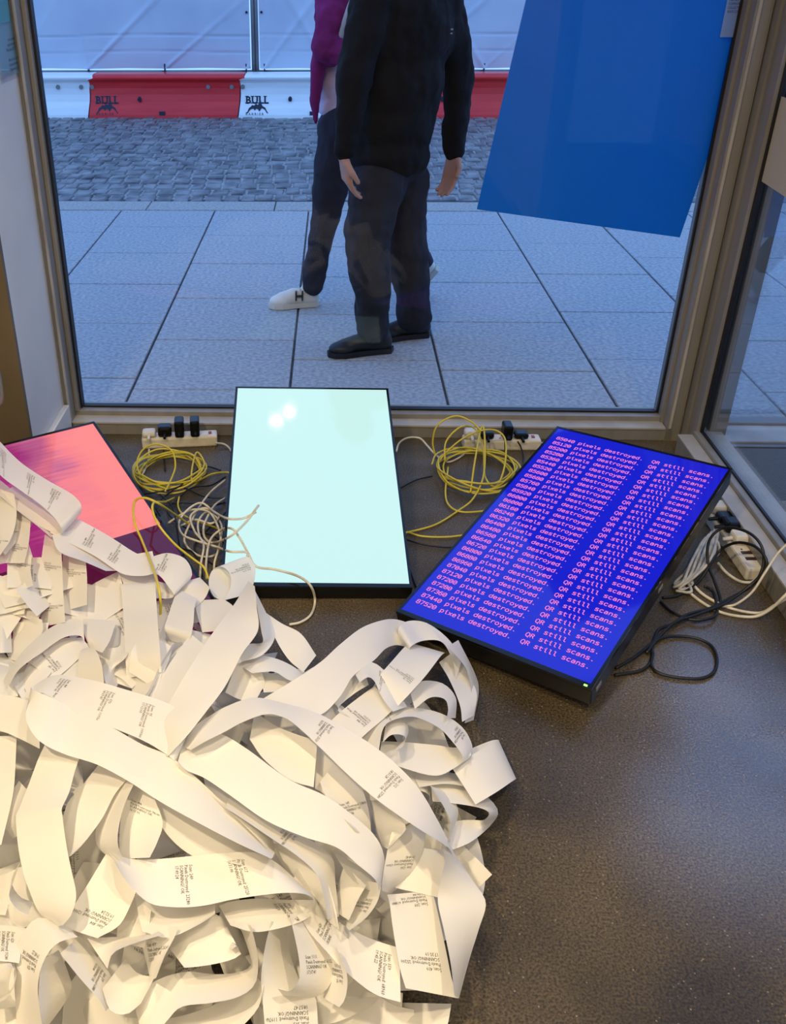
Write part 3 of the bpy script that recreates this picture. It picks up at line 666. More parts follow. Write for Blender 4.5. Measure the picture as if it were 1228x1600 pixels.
def RM(a, b, c):
    ca, sa, cb, sb, cc, sc = math.cos(a), math.sin(a), math.cos(b), math.sin(b), math.cos(c), math.sin(c)
    return Matrix(((cc, -sc, 0), (sc, cc, 0), (0, 0, 1)))@Matrix(((cb, 0, sb), (0, 1, 0), (-sb, 0, cb)))@Matrix(((1, 0, 0), (0, ca, -sa), (0, sa, ca)))
K_ = 0.975
co = CAM+(Vector((-0.0306, 2.2343, 0.0149))-CAM)*K_
m = scrmat('white_screen', (0.60, 0.90, 0.86), 1.0)
monC = monitor('display_monitor', co, RM(.2196, .0203, .041), .53*K_, .94*K_, 'black display monitor with a bright pale cyan blank screen, propped against the window sill', m, 0.045)
K2 = 0.99
bo = CAM+(Vector((0.4116, 1.9076, 0.0639))-CAM)*K2
m = scrmat('blue_screen', (0.006, 0.010, 0.60), 1.0)
WB, HB = .53*K2, .94*K2
monB = monitor('display_monitor', bo, RM(.1972, -.0416, -.6347), WB, HB, 'black display monitor with rows of pink text on a blue screen, tilted at the right', m, 0.058)
m = scrmat('pink_screen', (1, .2, .2), 1.0)
monP = monitor('display_monitor', Vector((-.45338, 1.80624, .05)), RM(.2723, 0, .6024), .518, .918, 'black display monitor with a salmon and magenta screen, half under the paper heap at left', m, 0.04)
for mon, w_, h_ in ((monC, .517, .917), (monB, WB, HB), (monP, .518, .918)):
    # rear props that hold the top edge up
    T = mon.matrix_world
    for sx in (-1, 1):
        p = T@Vector((sx*w_*0.3, h_*0.86, -0.045)); Ti = T.inverted()
        bm = bmesh.new(); cyl(bm, Ti@p, Ti@Vector((p.x, p.y-0.02, 0.0)), 0.016, 0.022, 12); bmobj('prop_leg', bm, M['black'], mon)
# pink screen picture: magenta block, salmon field, fine streaks, dark band below
m = bpy.data.materials['pink_screen']
tc = N(m, 'ShaderNodeTexCoord'); sp = N(m, 'ShaderNodeSeparateXYZ'); L(m, tc.outputs['Object'], sp.inputs[0])
no = N(m, 'ShaderNodeTexNoise'); mp = N(m, 'ShaderNodeMapping'); mp.inputs['Scale'].default_value = (2.5, 60, 1); L(m, tc.outputs['Object'], mp.inputs[0]); L(m, mp.outputs[0], no.inputs['Vector']); no.inputs['Scale'].default_value = 1.6; no.inputs['Detail'].default_value = 2
no2 = N(m, 'ShaderNodeTexNoise'); L(m, tc.outputs['Object'], no2.inputs['Vector']); no2.inputs['Scale'].default_value = 5; no2.inputs['Detail'].default_value = 1
def math_(m, op, a, b=None, c=None):
    n = N(m, 'ShaderNodeMath', operation=op)
    for i, v in enumerate((a, b, c)):
        if v is None: continue
        if isinstance(v, (int, float)): n.inputs[i].default_value = v
        else: L(m, v, n.inputs[i])
    return n.outputs[0]
f = math_(m, 'MULTIPLY_ADD', sp.outputs['X'], 3.6, 0.30)
f = math_(m, 'ADD', f, math_(m, 'MULTIPLY_ADD', no.outputs['Fac'], 0.35, -0.17))
f = math_(m, 'ADD', f, math_(m, 'MULTIPLY_ADD', no2.outputs['Fac'], 1.3, -0.62))
f = math_(m, 'MULTIPLY_ADD', math_(m, 'MULTIPLY', sp.outputs['Y'], -1.0), 0.55, math_(m, 'ADD', f, 0.38))
rp = N(m, 'ShaderNodeValToRGB'); e = rp.color_ramp.elements
e[0].position = 0.12; e[0].color = (0.34, 0.02, 0.17, 1); e[1].position = 0.95; e[1].color = (1.0, 0.24, 0.21, 1)
e2 = rp.color_ramp.elements.new(0.42); e2.color = (0.52, 0.11, 0.24, 1); e3 = rp.color_ramp.elements.new(0.62); e3.color = (0.90, 0.20, 0.22, 1)
L(m, f, rp.inputs[0])
gt = math_(m, 'GREATER_THAN', sp.outputs['Y'], 0.435)
mi = N(m, 'ShaderNodeMixRGB'); L(m, gt, mi.inputs[0]); mi.inputs[1].default_value = (0.085, 0.003, 0.032, 1); L(m, rp.outputs[0], mi.inputs[2])
L(m, mi.outputs[0], bsdf(m).inputs['Emission Color'])
# blue screen: stroke lettering in 39 fixed cells per row
GL = {
 '0': [[(1, 0), (3, 0), (4, 1.5), (4, 4.5), (3, 6), (1, 6), (0, 4.5), (0, 1.5), (1, 0)], [(1.2, 2), (2.8, 4)]],
 '1': [[(.5, 4.6), (2, 6), (2, 0)], [(.3, 0), (3.7, 0)]],
 '2': [[(0, 4.8), (1, 6), (3, 6), (4, 4.8), (4, 3.8), (0, 0), (4, 0)]],
 '3': [[(0, 5.6), (1, 6), (3, 6), (4, 5), (4, 4), (3, 3.2), (1.5, 3.2)], [(3, 3.2), (4, 2.2), (4, 1), (3, 0), (1, 0), (0, .5)]],
 '4': [[(3, 0), (3, 6), (0, 2), (4, 2)]],
 '5': [[(3.8, 6), (.4, 6), (.4, 3.5), (2.8, 3.6), (4, 2.5), (4, 1.2), (3, 0), (1, 0), (0, .5)]],
 '6': [[(3.6, 5.8), (2, 6), (.5, 4.6), (0, 2.5), (.3, .8), (1.4, 0), (3, 0), (4, 1), (4, 2.6), (3, 3.5), (1.2, 3.5), (.1, 2.4)]],
 '7': [[(0, 6), (4, 6), (1.5, 0)]],
 '8': [[(1, 3.2), (.2, 4.2), (.2, 5.2), (1, 6), (3, 6), (3.8, 5.2), (3.8, 4.2), (3, 3.2), (1, 3.2), (0, 2.2), (0, .9), (1, 0), (3, 0), (4, .9), (4, 2.2), (3, 3.2)]],
 '9': [[(.4, .2), (2, 0), (3.5, 1.4), (4, 3.5), (3.7, 5.2), (2.6, 6), (1, 6), (0, 5), (0, 3.6), (1, 2.6), (2.8, 2.6), (3.9, 3.6)]],
 'p': [[(.3, 4.2), (.3, -2)], [(.3, 3.2), (1.4, 4.3), (3, 4.3), (4, 3.2), (4, 1.2), (3, 0), (1.4, 0), (.3, 1.1)]],
 'i': [[(.6, 4.2), (2.2, 4.2), (2.2, .8), (2.9, 0), (3.8, 0)], [(2.1, 5.8), (2.2, 6.1)]],
 'x': [[(.2, 4.3), (3.8, 0)], [(3.8, 4.3), (.2, 0)]],
 'e': [[(.1, 2.3), (3.9, 2.3), (3.8, 3.3), (2.9, 4.3), (1.2, 4.3), (.1, 3.1), (.1, 1.2), (1.2, 0), (3.2, 0), (3.8, .4)]],
 'l': [[(.4, 6), (2, 6), (2, .9), (2.8, 0), (3.9, 0)]],
 's': [[(3.6, 4), (2.8, 4.3), (1.2, 4.3), (.4, 3.5), (.6, 2.7), (3.3, 1.8), (3.8, 1), (3, 0), (1.1, 0), (.2, .4)]],
 'd': [[(3.7, 6), (3.7, 0)], [(3.7, 3.2), (2.6, 4.3), (1, 4.3), (0, 3.2), (0, 1.1), (1, 0), (2.6, 0), (3.7, 1.1)]],
 't': [[(1.4, 5.7), (1.4, 1), (2.2, 0), (3.7, 0)], [(.1, 4.2), (3.7, 4.2)]],
 'r': [[(.8, 4.2), (.8, 0)], [(.8, 2.9), (2, 4.2), (3.2, 4.3), (3.9, 3.9)]],
 'o': [[(1.2, 0), (2.8, 0), (3.9, 1.2), (3.9, 3.1), (2.8, 4.3), (1.2, 4.3), (.1, 3.1), (.1, 1.2), (1.2, 0)]],
 'y': [[(.2, 4.3), (2.1, .2)], [(3.8, 4.3), (1.7, -1.2), (.9, -1.9), (.3, -1.9)]],
 'c': [[(3.7, 3.9), (2.8, 4.3), (1.5, 4.3), (.3, 3.2), (.3, 1.1), (1.5, 0), (2.8, 0), (3.7, .4)]],
 'a': [[(.5, 3.9), (1.4, 4.3), (2.8, 4.3), (3.6, 3.5), (3.6, 0)], [(3.6, 2.5), (1.4, 2.5), (.2, 1.8), (.2, .8), (1.1, 0), (2.3, 0), (3.6, 1)]],
 'n': [[(.3, 4.2), (.3, 0)], [(.3, 3), (1.6, 4.3), (2.8, 4.3), (3.7, 3.3), (3.7, 0)]],
 'Q': [[(1.2, 0), (2.8, 0), (4, 1.5), (4, 4.5), (2.8, 6), (1.2, 6), (0, 4.5), (0, 1.5), (1.2, 0)], [(2.3, .4), (3.6, -1.2)]],
 'R': [[(.3, 0), (.3, 6), (2.5, 6), (3.7, 5.2), (3.7, 4), (2.5, 3.1), (.3, 3.1)], [(2.3, 3.1), (4, 0)]],
 '.': [[(1.9, .2), (2.1, .5)]]}
def glyph_row(s, x0_, y0_, adv, u):
    vs, fs = [], []; hw = 0.50*u
    for k, ch in enumerate(s):
        for st in GL.get(ch, []):
            P = [Vector((x0_+k*adv+a*u, y0_+b*u)) for a, b in st]
            hh = hw*1.5 if ch == '.' or (ch == 'i' and len(st) == 2) else hw
            for a, b in zip(P[:-1], P[1:]):
                d = (b-a).normalized(); n = Vector((-d.y, d.x))*hh; e_ = d*hh*0.6; o_ = len(vs)
                vs += [(*(a-e_+n), 0), (*(a-e_-n), 0), (*(b+e_-n), 0), (*(b+e_+n), 0)]; fs.append((o_+3, o_+2, o_+1, o_))
    z = 0.0006
    return [(x_, y_, z) for x_, y_, _ in vs], fs
M['pinktext'] = mat('pink_text_glow', (0, 0, 0), 0.3, emit=(1.0, 0.24, 0.60), estr=1.0)
nums = [85040+80*k for k in range(32)]
adv = (WB-0.045)/41.0; un = adv/5.6
for k, nmb in enumerate(nums):
    s = '%d pixels destroyed.  QR still scans.' % nmb
    v, f_ = glyph_row(s, -WB/2+0.020, HB*(1-0.055)-k*(HB*0.895/31)-0.006, (WB-0.04)/len(s), un*1.05)
    pymesh('text_line', v, f_, M['pinktext'], monB)
# status light and small side buttons on the blue monitor
boxo('status_light', WB/2-0.012, WB/2-0.004, -0.0125, -0.0085, 0.001, 0.0035, M['led'], monB)
boxo('side_button', WB/2+.0075, WB/2+.0100, 0.012, 0.04, -0.034, -0.022, M['bolt'], monB, .001)
boxo('side_button', WB/2+.0075, WB/2+.0100, HB*.42, HB*.45, -0.034, -0.022, M['bolt'], monB, .001)
boxo('side_label', -.2583-.0095, -.2583-.0075, .52, .56, -0.03, -0.014, M['bolt'], monC)

MONS = [(monC, .517, .917), (monB, WB, HB), (monP, .518, .918)]
def mon_top(x, y, mons=None):
    h = 0.0
    for mo, w_, h_ in (mons or MONS):
        Mw = mo.matrix_world; inv = Mw.inverted(); n_ = Mw.to_3x3()@Vector((0, 0, 1)); o_ = Mw.translation
        z = o_.z-((x-o_.x)*n_.x+(y-o_.y)*n_.y)/n_.z; l_ = inv@Vector((x, y, z))
        if -w_/2-.012 < l_.x < w_/2+.012 and -.02 < l_.y < h_+.01: h = max(h, z)
    return h
# ================================================================ POWER STRIPS
def plug(parent, loc, m, up=0.036, rz=0.0, kind=0, name='plug'):
    T = Matrix.Translation(loc)@Matrix.Rotation(rz, 4, 'Z'); bm = bmesh.new()
    if kind == 0: box(bm, -.025, .025, -.024, .024, 0, up, .009, T)
    else:         # tall transformer
        box(bm, -.017, .017, -.032, .03, 0, up, .007, T)
    cyl(bm, T@Vector((0, -.02, up*.4)), T@Vector((0, -.05, up*.25)), .007, .005, 10)
    return bmobj(name, bm, m, parent)
def power_strip(p0, p1, label, plugs, wd=0.058, ht=0.042, sw=True):
    p0 = Vector(p0); p1 = Vector(p1); d = p1-p0; ln = d.length; rz = math.atan2(d.y, d.x)
    t = empty('power_strip', p0, label, 'power strip', None, rz)
    boxo('body', 0, ln, -wd/2, wd/2, 0, ht, M['white'], t, 0.007)
    for k in range(4):
        x_ = ln*(0.11+0.2*k)
        bm = bmesh.new()
        for q in ((-.003, .003, .006, .016), (-.014, -.007, -.012, -.007), (.007, .014, -.012, -.007)): box(bm, x_+q[0], x_+q[1], q[2], q[3], ht-.002, ht+.0006)
        bmobj('socket', bm, M['darkswitch'], t)
    if sw: boxo('switch', ln*.885, ln*.925, -.008, .010, ht-.001, ht+.003, M['redswitch'], t, .001)
    for (fr, kind, mm, up, dy) in plugs:
        o = plug(t, (ln*fr, dy, ht), M[mm], up, 0, kind); o.name = 'plug'
    return t
power_strip(U(223, 697), U(340, 692), 'white power strip on the floor left of the pale cyan monitor, with three black plugs', [(.1, 0, 'white', .022, 0), (.31, 0, 'black', .04, 0), (.505, 1, 'black', .062, 0), (.71, 1, 'black', .062, 0)])
power_strip(U(722, 699), U(842, 699), 'white power strip under the window right of the pale cyan monitor, behind the yellow coil', [(.1, 0, 'white', .030, 0), (.30, 0, 'black', .025, 0), (.56, 1, 'black', .055, 0), (.745, 0, 'black', .022, 0)])
ps3 = power_strip(U(1117, 818), U(1180, 908), 'grubby white power strip along the side window sill at the right', [(-.02, 0, 'white', .03, 0), (.17, 0, 'black', .026, 0), (.33, 0, 'black', .036, 0), (.54, 0, 'white', .032, 0)], wd=.062, sw=False)
ln3 = (U(1180, 908)-U(1117, 818)).length
for k in (.74, .84): boxo('switch', ln3*k-.008, ln3*k+.006, -.017, .017, .041, .0445, M['darkswitch'], ps3, .001)

# ================================================================ CABLES
def pxz(L_, over=False):
    P = [U(*q) if len(q) == 3 else U(q[0], q[1], 0.006) for q in L_]
    if over:                     # the cable lies on top of the monitors it crosses
        for i, q in enumerate(L_):
            for _ in range(5):
                t = mon_top(P[i].x, P[i].y)
                if t and P[i].z < t+.006: P[i] = U(q[0], q[1], t+.008)
    return P
def cable(L_, r, m, name, label, cat='cable', group=None, over=False):
    p = dict(label=label, category=cat)
    if group: p['group'] = group
    return tube(name, pxz(L_, over), r, m, None, 7, 8, **p)
def coil(cx, cy, ax, ay, n, seed, r, m, name, label, drift=0.12, zmax=0.03, pre=(), post=()):
    rnd = random.Random(seed); P = []
    c0 = U(cx, cy); sc = abs(U(cx+10, cy).x-c0.x)/10
    fy = abs(U(cx, cy-10).y-c0.y)/10
    N_ = n*10
    ph = rnd.random()*6
    for k in range(N_):
        a = 2*PI*k/10+ph; t_ = k/N_
        e = 1+drift*math.sin(k*.37+seed)+rnd.uniform(-.04, .04)
        ox = ax*sc*(drift*.8)*math.sin(k*.11*1.7); oy = ay*fy*drift*.8*math.cos(k*.13*1.3+1)
        P.append(Vector((c0.x+ox+math.cos(a)*ax*sc*e, c0.y+oy+math.sin(a)*ay*fy*e, 0.006+zmax*(0.5+0.5*math.sin(k*.9+seed))*(.4+.6*rnd.random())+0.012*t_)))
    P = pxz(pre)+P+pxz(post)
    return tube(name, P, r, m, None, 6, 8, label=label, category='cable')
YR = .0033
coil(266, 744, 52, 26, 7, 3, YR, M['ycable'], 'network_cable', 'coiled yellow network cable beside the salmon monitor, left coil', .09, .035, post=[(300, 752, .03), (330, 741, .02), (353, 738, .01), (372, 742, .008)])
cable([(262, 765, .03), (225, 748, .03), (214, 725, .06), (224, 702, .10), (246, 694, .12), (268, 704, .10), (274, 728, .06), (266, 752, .04), (258, 768, .03)], YR, M['ycable'], 'network_cable', 'single yellow loop standing up above the left coil')
cable([(272, 778, .03), (258, 784, .12), (240, 786, .24), (240, 804, .225), (252, 826, .20), (275, 852, .16), (300, 872, .12), (318, 886, .10), (326, 905, .08)], YR, M['ycable'], 'network_cable', 'yellow cable running down beside the bezel of the salmon monitor', over=True)
cable([(300, 822, .02), (275, 805, .10), (250, 788, .22), (226, 778, .24), (210, 785, .17), (210, 815, .16), (222, 845, .16), (236, 880, .18), (247, 915, .20), (251, 945, .16), (249, 980, .08)], YR*1.05, M['ycable'], 'network_cable', 'yellow cable arching over the salmon screen down into the paper heap', over=True)
cable([(280, 776, .01), (278, 790, .012), (284, 802, .01), (300, 812, .01), (330, 822, .012), (352, 830, .01)], YR, M['ycable'], 'network_cable', 'thin end of yellow cable under the white tangle')
coil(742, 742, 58, 30, 6, 5, YR, M['ycable'], 'network_cable', 'coiled yellow network cable between the two monitors, right coil', .10, .04)
cable([(735, 770, .02), (742, 720, .08), (752, 668, .12), (757, 680, .11), (756, 740, .05), (740, 778, .02), (716, 798, .006), (680, 820, .006), (636, 832, .006), (630, 833, .01)], YR, M['ycable'], 'network_cable', 'yellow cable end looping up then trailing left to the cyan monitor')
cable([(680, 712, .02), (676, 690, .07), (684, 664, .13), (712, 650, .16), (738, 660, .15), (752, 674, .13)], YR, M['ycable'], 'network_cable', 'high yellow arc standing over the right coil')
cable([(695, 720, .03), (697, 690, .08), (720, 667, .12), (742, 670, .10), (755, 700, .06), (758, 745, .03), (775, 760, .02), (788, 730, .05), (790, 690, .09), (778, 674, .11), (755, 672, .12), (725, 684, .09), (700, 704, .05), (684, 722, .03)], YR, M['ycable'], 'network_cable', 'tall double yellow loop rising from the right coil')
cable([(700, 730, .02), (696, 770, .012), (702, 790, .008), (722, 800, .007), (760, 798, .006), (800, 790, .006)], YR, M['ycable'], 'network_cable', 'yellow cable bowing below the right coil towards the blue monitor')
cable([(636, 831, .006), (660, 838, .006), (700, 839, .006), (740, 834, .006), (770, 830, .006)], YR, M['ycable'], 'network_cable', 'yellow cable lying flat from the cyan monitor to the blue monitor')
# black cables behind the left coil
BR = .0028
cable([(345, 735, .008), (322, 729, .01), (300, 740, .02), (280, 760, .03), (250, 768, .03), (225, 772, .02)], BR, M['rubber'], 'power_cable', 'thin black cable crossing in front of the left yellow coil')
cable([(352, 745, .008), (330, 758, .01), (300, 762, .02), (282, 775, .01), (262, 790, .01), (230, 778, .02)], BR, M['rubber'], 'power_cable', 'thin black cable passing under the left yellow coil')
cable([(352, 778, .01), (320, 776, .01), (285, 762, .02), (262, 772, .02), (244, 790, .02), (250, 806, .01)], BR, M['rubber'], 'power_cable', 'black cable between the coil and the white tangle')
cable([(250, 772, .05), (268, 790, .05), (275, 815, .04), (279, 845, .02), (283, 856, .01), (300, 862, .01), (312, 880, .01), (316, 900, .01)], BR, M['rubber'], 'power_cable', 'black cable hanging down beside the salmon monitor corner')
cable([(352, 785, .01), (330, 790, .01), (300, 786, .01), (270, 786, .01), (262, 800, .01), (285, 822, .01), (330, 836, .01), (352, 850, .01)], BR, M['rubber'], 'power_cable', 'black cable weaving beneath the white tangle')
cable([(353, 800, .008), (338, 815, .008), (310, 842, .008), (305, 860, .008), (330, 880, .008), (352, 893, .008)], BR, M['rubber'], 'power_cable', 'black cable close to the side of the cyan monitor')
cable([(255, 700, .02), (256, 712, .006), (258, 735, .006)], BR, M['rubber'], 'power_cable', 'black lead dropping from the second plug of the left strip')
cable([(626, 762, .006), (650, 750, .006), (675, 744, .006)], BR, M['rubber'], 'power_cable', 'short black cable from the cyan monitor towards the right coil')
cable([(632, 842, .006), (660, 850, .006), (700, 855, .006), (735, 852, .006)], BR, M['rubber'], 'power_cable', 'black cable lying below the flat yellow one')
cable([(637, 880, .01), (646, 905, .006), (652, 920, .006)], BR*1.2, M['rubber'], 'power_cable', 'short black cable at the lower right corner of the cyan monitor')
cable([(789, 690, .06), (790, 705, .01), (800, 725, .006), (812, 745, .006)], BR, M['rubber'], 'power_cable', 'black lead from the transformer plug of the right strip')
cable([(809, 690, .05), (814, 700, .02), (818, 720, .006), (810, 745, .006)], BR, M['rubber'], 'power_cable', 'black lead from the last plug of the right strip')
# white cables
WR = .0036
cable([(337, 692, .02), (350, 694, .012), (358, 700, .006), (365, 712, .006)], WR, M['wcable'], 'power_cable', 'white flex leaving the end of the left power strip')
cable([(233, 702, .03), (232, 718, .008), (226, 735, .006), (218, 748, .006)], WR, M['wcable'], 'power_cable', 'white lead dropping from the first plug of the left strip')
cable([(352, 750, .02), (330, 768, .02), (313, 790, .03), (300, 812, .04), (288, 845, .01), (310, 868, .01), (338, 866, .01), (345, 840, .04), (330, 803, .05), (305, 796, .05), (285, 803, .04), (262, 818, .01)], WR, M['wcable'], 'power_cable', 'white cable making the widest loop of the tangle beside the cyan monitor')
cable([(352, 778, .01), (335, 790, .03), (322, 812, .05), (318, 825, .05), (320, 840, .04), (333, 848, .03), (360, 838, .07), (385, 815, .13), (400, 795, .15), (404, 790, .15)], WR, M['wcable'], 'power_cable', 'white cable whose end reaches up across the bright cyan screen', over=True)
cable([(400, 800, .15), (380, 810, .13), (355, 810, .08), (335, 800, .06), (315, 786, .06), (295, 795, .06), (280, 815, .05), (285, 835, .05), (310, 846, .05), (340, 855, .05), (360, 862, .06), (385, 863, .08), (386, 872, .07)], WR, M['wcable'], 'power_cable', 'white cable looping from the cyan screen round the tangle', over=True)
cable([(323, 905, .02), (322, 880, .05), (328, 845, .06), (345, 828, .07), (362, 826, .09), (374, 840, .10), (388, 865, .09), (400, 885, .07), (430, 890, .045), (465, 900, .035), (485, 915, .02), (492, 938, .01), (486, 960, .006), (470, 972, .006), (452, 976, .006)], WR, M['wcable'], 'power_cable', 'white cable running over the cyan monitor and curling onto the floor', over=True)
cable([(312, 905, .02), (314, 880, .04), (318, 850, .05), (304, 830, .04), (298, 806, .05), (320, 794, .05), (342, 806, .04), (330, 818, .04), (305, 812, .03), (282, 822, .02)], WR, M['wcable'], 'power_cable', 'white cable dropping into the heap left of the cylinder of paper')
cable([(335, 905, .01), (335, 880, .03), (342, 855, .04), (346, 820, .03), (325, 800, .03), (310, 815, .03), (312, 838, .03), (322, 850, .04), (326, 856, .04)], WR, M['wcable'], 'power_cable', 'white cable forming the inner small loops of the tangle')
cable([(619, 706, .006), (624, 692, .02), (638, 684, .035), (656, 685, .035), (668, 697, .02), (682, 712, .006), (700, 722, .006), (722, 712, .006), (731, 700, .02)], WR, M['wcable'], 'power_cable', 'white flex arching from behind the cyan monitor to the right strip')
cable([(838, 693, .02), (850, 692, .012), (862, 694, .008), (880, 705, .006)], WR, M['wcable'], 'power_cable', 'white flex leaving the end of the right power strip')
# bundled white flex behind the blue monitor
WB_ = .0042
def hank():
    P = []; rnd = random.Random(4)
    for k in range(5):
        o = k*8.0-4
        P += [(1056+o, 916-o*.5, .012+.006*k), (1072+o*1.3, 905-o, .03+.004*k), (1086+o*1.2, 872-o, .04), (1105+o*.6, 838-o*.6, .04), (1119-o*.3, 846+o*.2, .035), (1118-o, 866+o*.3, .025), (1098-o, 880+o*.6, .02), (1078+rnd.uniform(-4, 4), 896+o, .015), (1058+rnd.uniform(-4, 4), 912+o*.4, .012)]
    return P
tube('power_cable', pxz(hank()), WB_, M['wcable'], None, 5, 8, label='thick hank of bundled white flex behind the right edge of the blue monitor', category='cable')
cable([(1075, 905, .02), (1100, 930, .008), (1140, 950, .006), (1185, 958, .008), (1210, 946, .05), (1240, 928, .10)], WB_, M['wcable'], 'power_cable', 'white flex running right along the floor, upper of two')
cable([(1065, 915, .01), (1095, 940, .006), (1130, 958, .006), (1175, 964, .008), (1202, 953, .04), (1225, 932, .09), (1245, 912, .12)], WB_, M['wcable'], 'power_cable', 'white flex running right along the floor, lower of two')
cable([(1122, 880, .01), (1135, 895, .008), (1155, 908, .01), (1172, 910, .015), (1180, 906, .02)], WB_, M['wcable'], 'power_cable', 'white flex joined to the near end of the side power strip')
cable([(1128, 948, .006), (1150, 944, .02), (1175, 925, .06), (1195, 895, .11), (1215, 865, .16), (1235, 845, .2)], WB_*.8, M['wcable'], 'power_cable', 'pale cord rising towards the side window at the right edge')
BK = .0042
cable([(960, 1055, .006), (1000, 1048, .006), (1016, 1034, .006), (1020, 1010, .006), (1028, 985, .006), (1050, 975, .01), (1075, 960, .01), (1110, 950, .012), (1140, 935, .02), (1178, 912, .06), (1193, 880, .11), (1188, 850, .15), (1165, 830, .16), (1130, 825, .14), (1108, 845, .10), (1106, 880, .05), (1115, 905, .03), (1125, 935, .01), (1122, 950, .006)], BK, M['rubber'], 'power_cable', 'black cable looping high over the side power strip')
cable([(962, 1044, .006), (990, 1028, .006), (1020, 1004, .01), (1055, 972, .02), (1085, 962, .014), (1130, 944, .02), (1168, 918, .05), (1194, 892, .10), (1196, 872, .13), (1178, 853, .14), (1150, 848, .12), (1125, 860, .07), (1108, 885, .05), (1090, 910, .02), (1060, 930, .008), (1035, 934, .006)], BK, M['rubber'], 'power_cable', 'black cable making the lower of two loops around the side strip')
cable([(1020, 1020, .012), (1018, 1040, .006), (1030, 1052, .006), (1060, 1059, .006), (1095, 1060, .006), (1115, 1050, .006), (1120, 1030, .006), (1112, 1010, .006), (1090, 998, .006), (1060, 994, .006), (1030, 998, .01), (1010, 1020, .01)], BK, M['rubber'], 'power_cable', 'black cable ring lying flat on the concrete right of the blue monitor')
cable([(1032, 940, .006), (1048, 955, .006), (1075, 967, .01), (1100, 968, .014), (1120, 958, .012), (1114, 925, .01), (1100, 916, .02)], BK, M['rubber'], 'power_cable', 'short black cable knotted between the monitor and the flex')
cable([(660, 985, .006), (700, 1006, .006), (760, 1030, .006), (820, 1050, .006), (870, 1062, .006)], BK*1.1, M['rubber'], 'power_cable', 'black cable along the near edge of the blue monitor')

# ================================================================ PAPER HEAP
PW = 0.105
Pm = monP.matrix_world
Pinv = Pm.inverted()
def heap(x, y):
    q = 1-((x+0.35)/0.78)**2-((y-1.30)/0.86)**2
    h = 0.19*max(q, 0)**0.75
    # on the salmon monitor the paper lies on the glass
    p = Pinv@Vector((x, y, 0)); nrm = (Pm.to_3x3()@Vector((0, 0, 1)))
    dz = -p.z/nrm.z if nrm.z else 0
    loc = Pinv@Vector((x, y, -p.z/nrm.z))
    if -.27 < loc.x < .27 and -.02 < loc.y < .93: h = max(h, -p.z/nrm.z+0.010)
    return h
def onheap(px, py, off):
    z = 0.5; hi = z              # first meeting of the line of sight with the heap surface, from above
    while z > 0:
        p = U(px, py, z)
        if z <= heap(p.x, p.y)+off: break
        hi = z; z -= 0.01
    lo = z
    for _ in range(8):
        m_ = (lo+hi)/2; p = U(px, py, m_)
        if m_ <= heap(p.x, p.y)+off: lo = m_
        else: hi = m_
    return max(hi, 0.004)
def station(q, lv, prev):
    ax, ay, bx, by = q[:4]; dz = q[4] if len(q) > 4 else 0
    zc = onheap((ax+bx)/2, (ay+by)/2, lv*0.011+dz)
    D = lambda dl, zc_: (U(ax, ay, zc_+dl)-U(bx, by, zc_-dl)).length
    for _ in range(9):
        best = 0.0
        if D(0, zc) < PW:
            c = []
            for sg in (1, -1):
                lo, hi = 0.0, 0.055
                # distance grows with tilt on at least one side
                if D(sg*hi, zc) < PW: c.append((abs(D(sg*hi, zc)-PW)+.05, sg*hi)); continue
                for _k in range(18):
                    mid = (lo+hi)/2
                    if D(sg*mid, zc) < PW: lo = mid
                    else: hi = mid
                c.append((hi+(0 if prev*sg >= 0 else .012), sg*hi))
            best = min(c)[1]
        a_ = U(ax, ay, zc+best); b_ = U(bx, by, zc-best); need = 0
        for p_ in (a_, b_, (a_+b_)/2): need = max(need, mon_top(p_.x, p_.y)+.006+lv*.002-p_.z, .004-p_.z)
        if need > 0: zc += need+.0005
        else: break
    return U(ax, ay, zc+best), U(bx, by, zc-best), best
INFO = ['Scan: %d\nPixels Destroyed: %d\nSCANNING? OK\n%02d:%02d:%02d' % (random.randint(40, 1320), random.randint(30, 1500)*80, random.randint(16, 19), random.randint(0, 59), random.randint(0, 59)) for _ in range(14)]
TXT = [textmesh(s, 0.0083, res=1, linesp=0.95) for s in INFO]
tcount = [0]
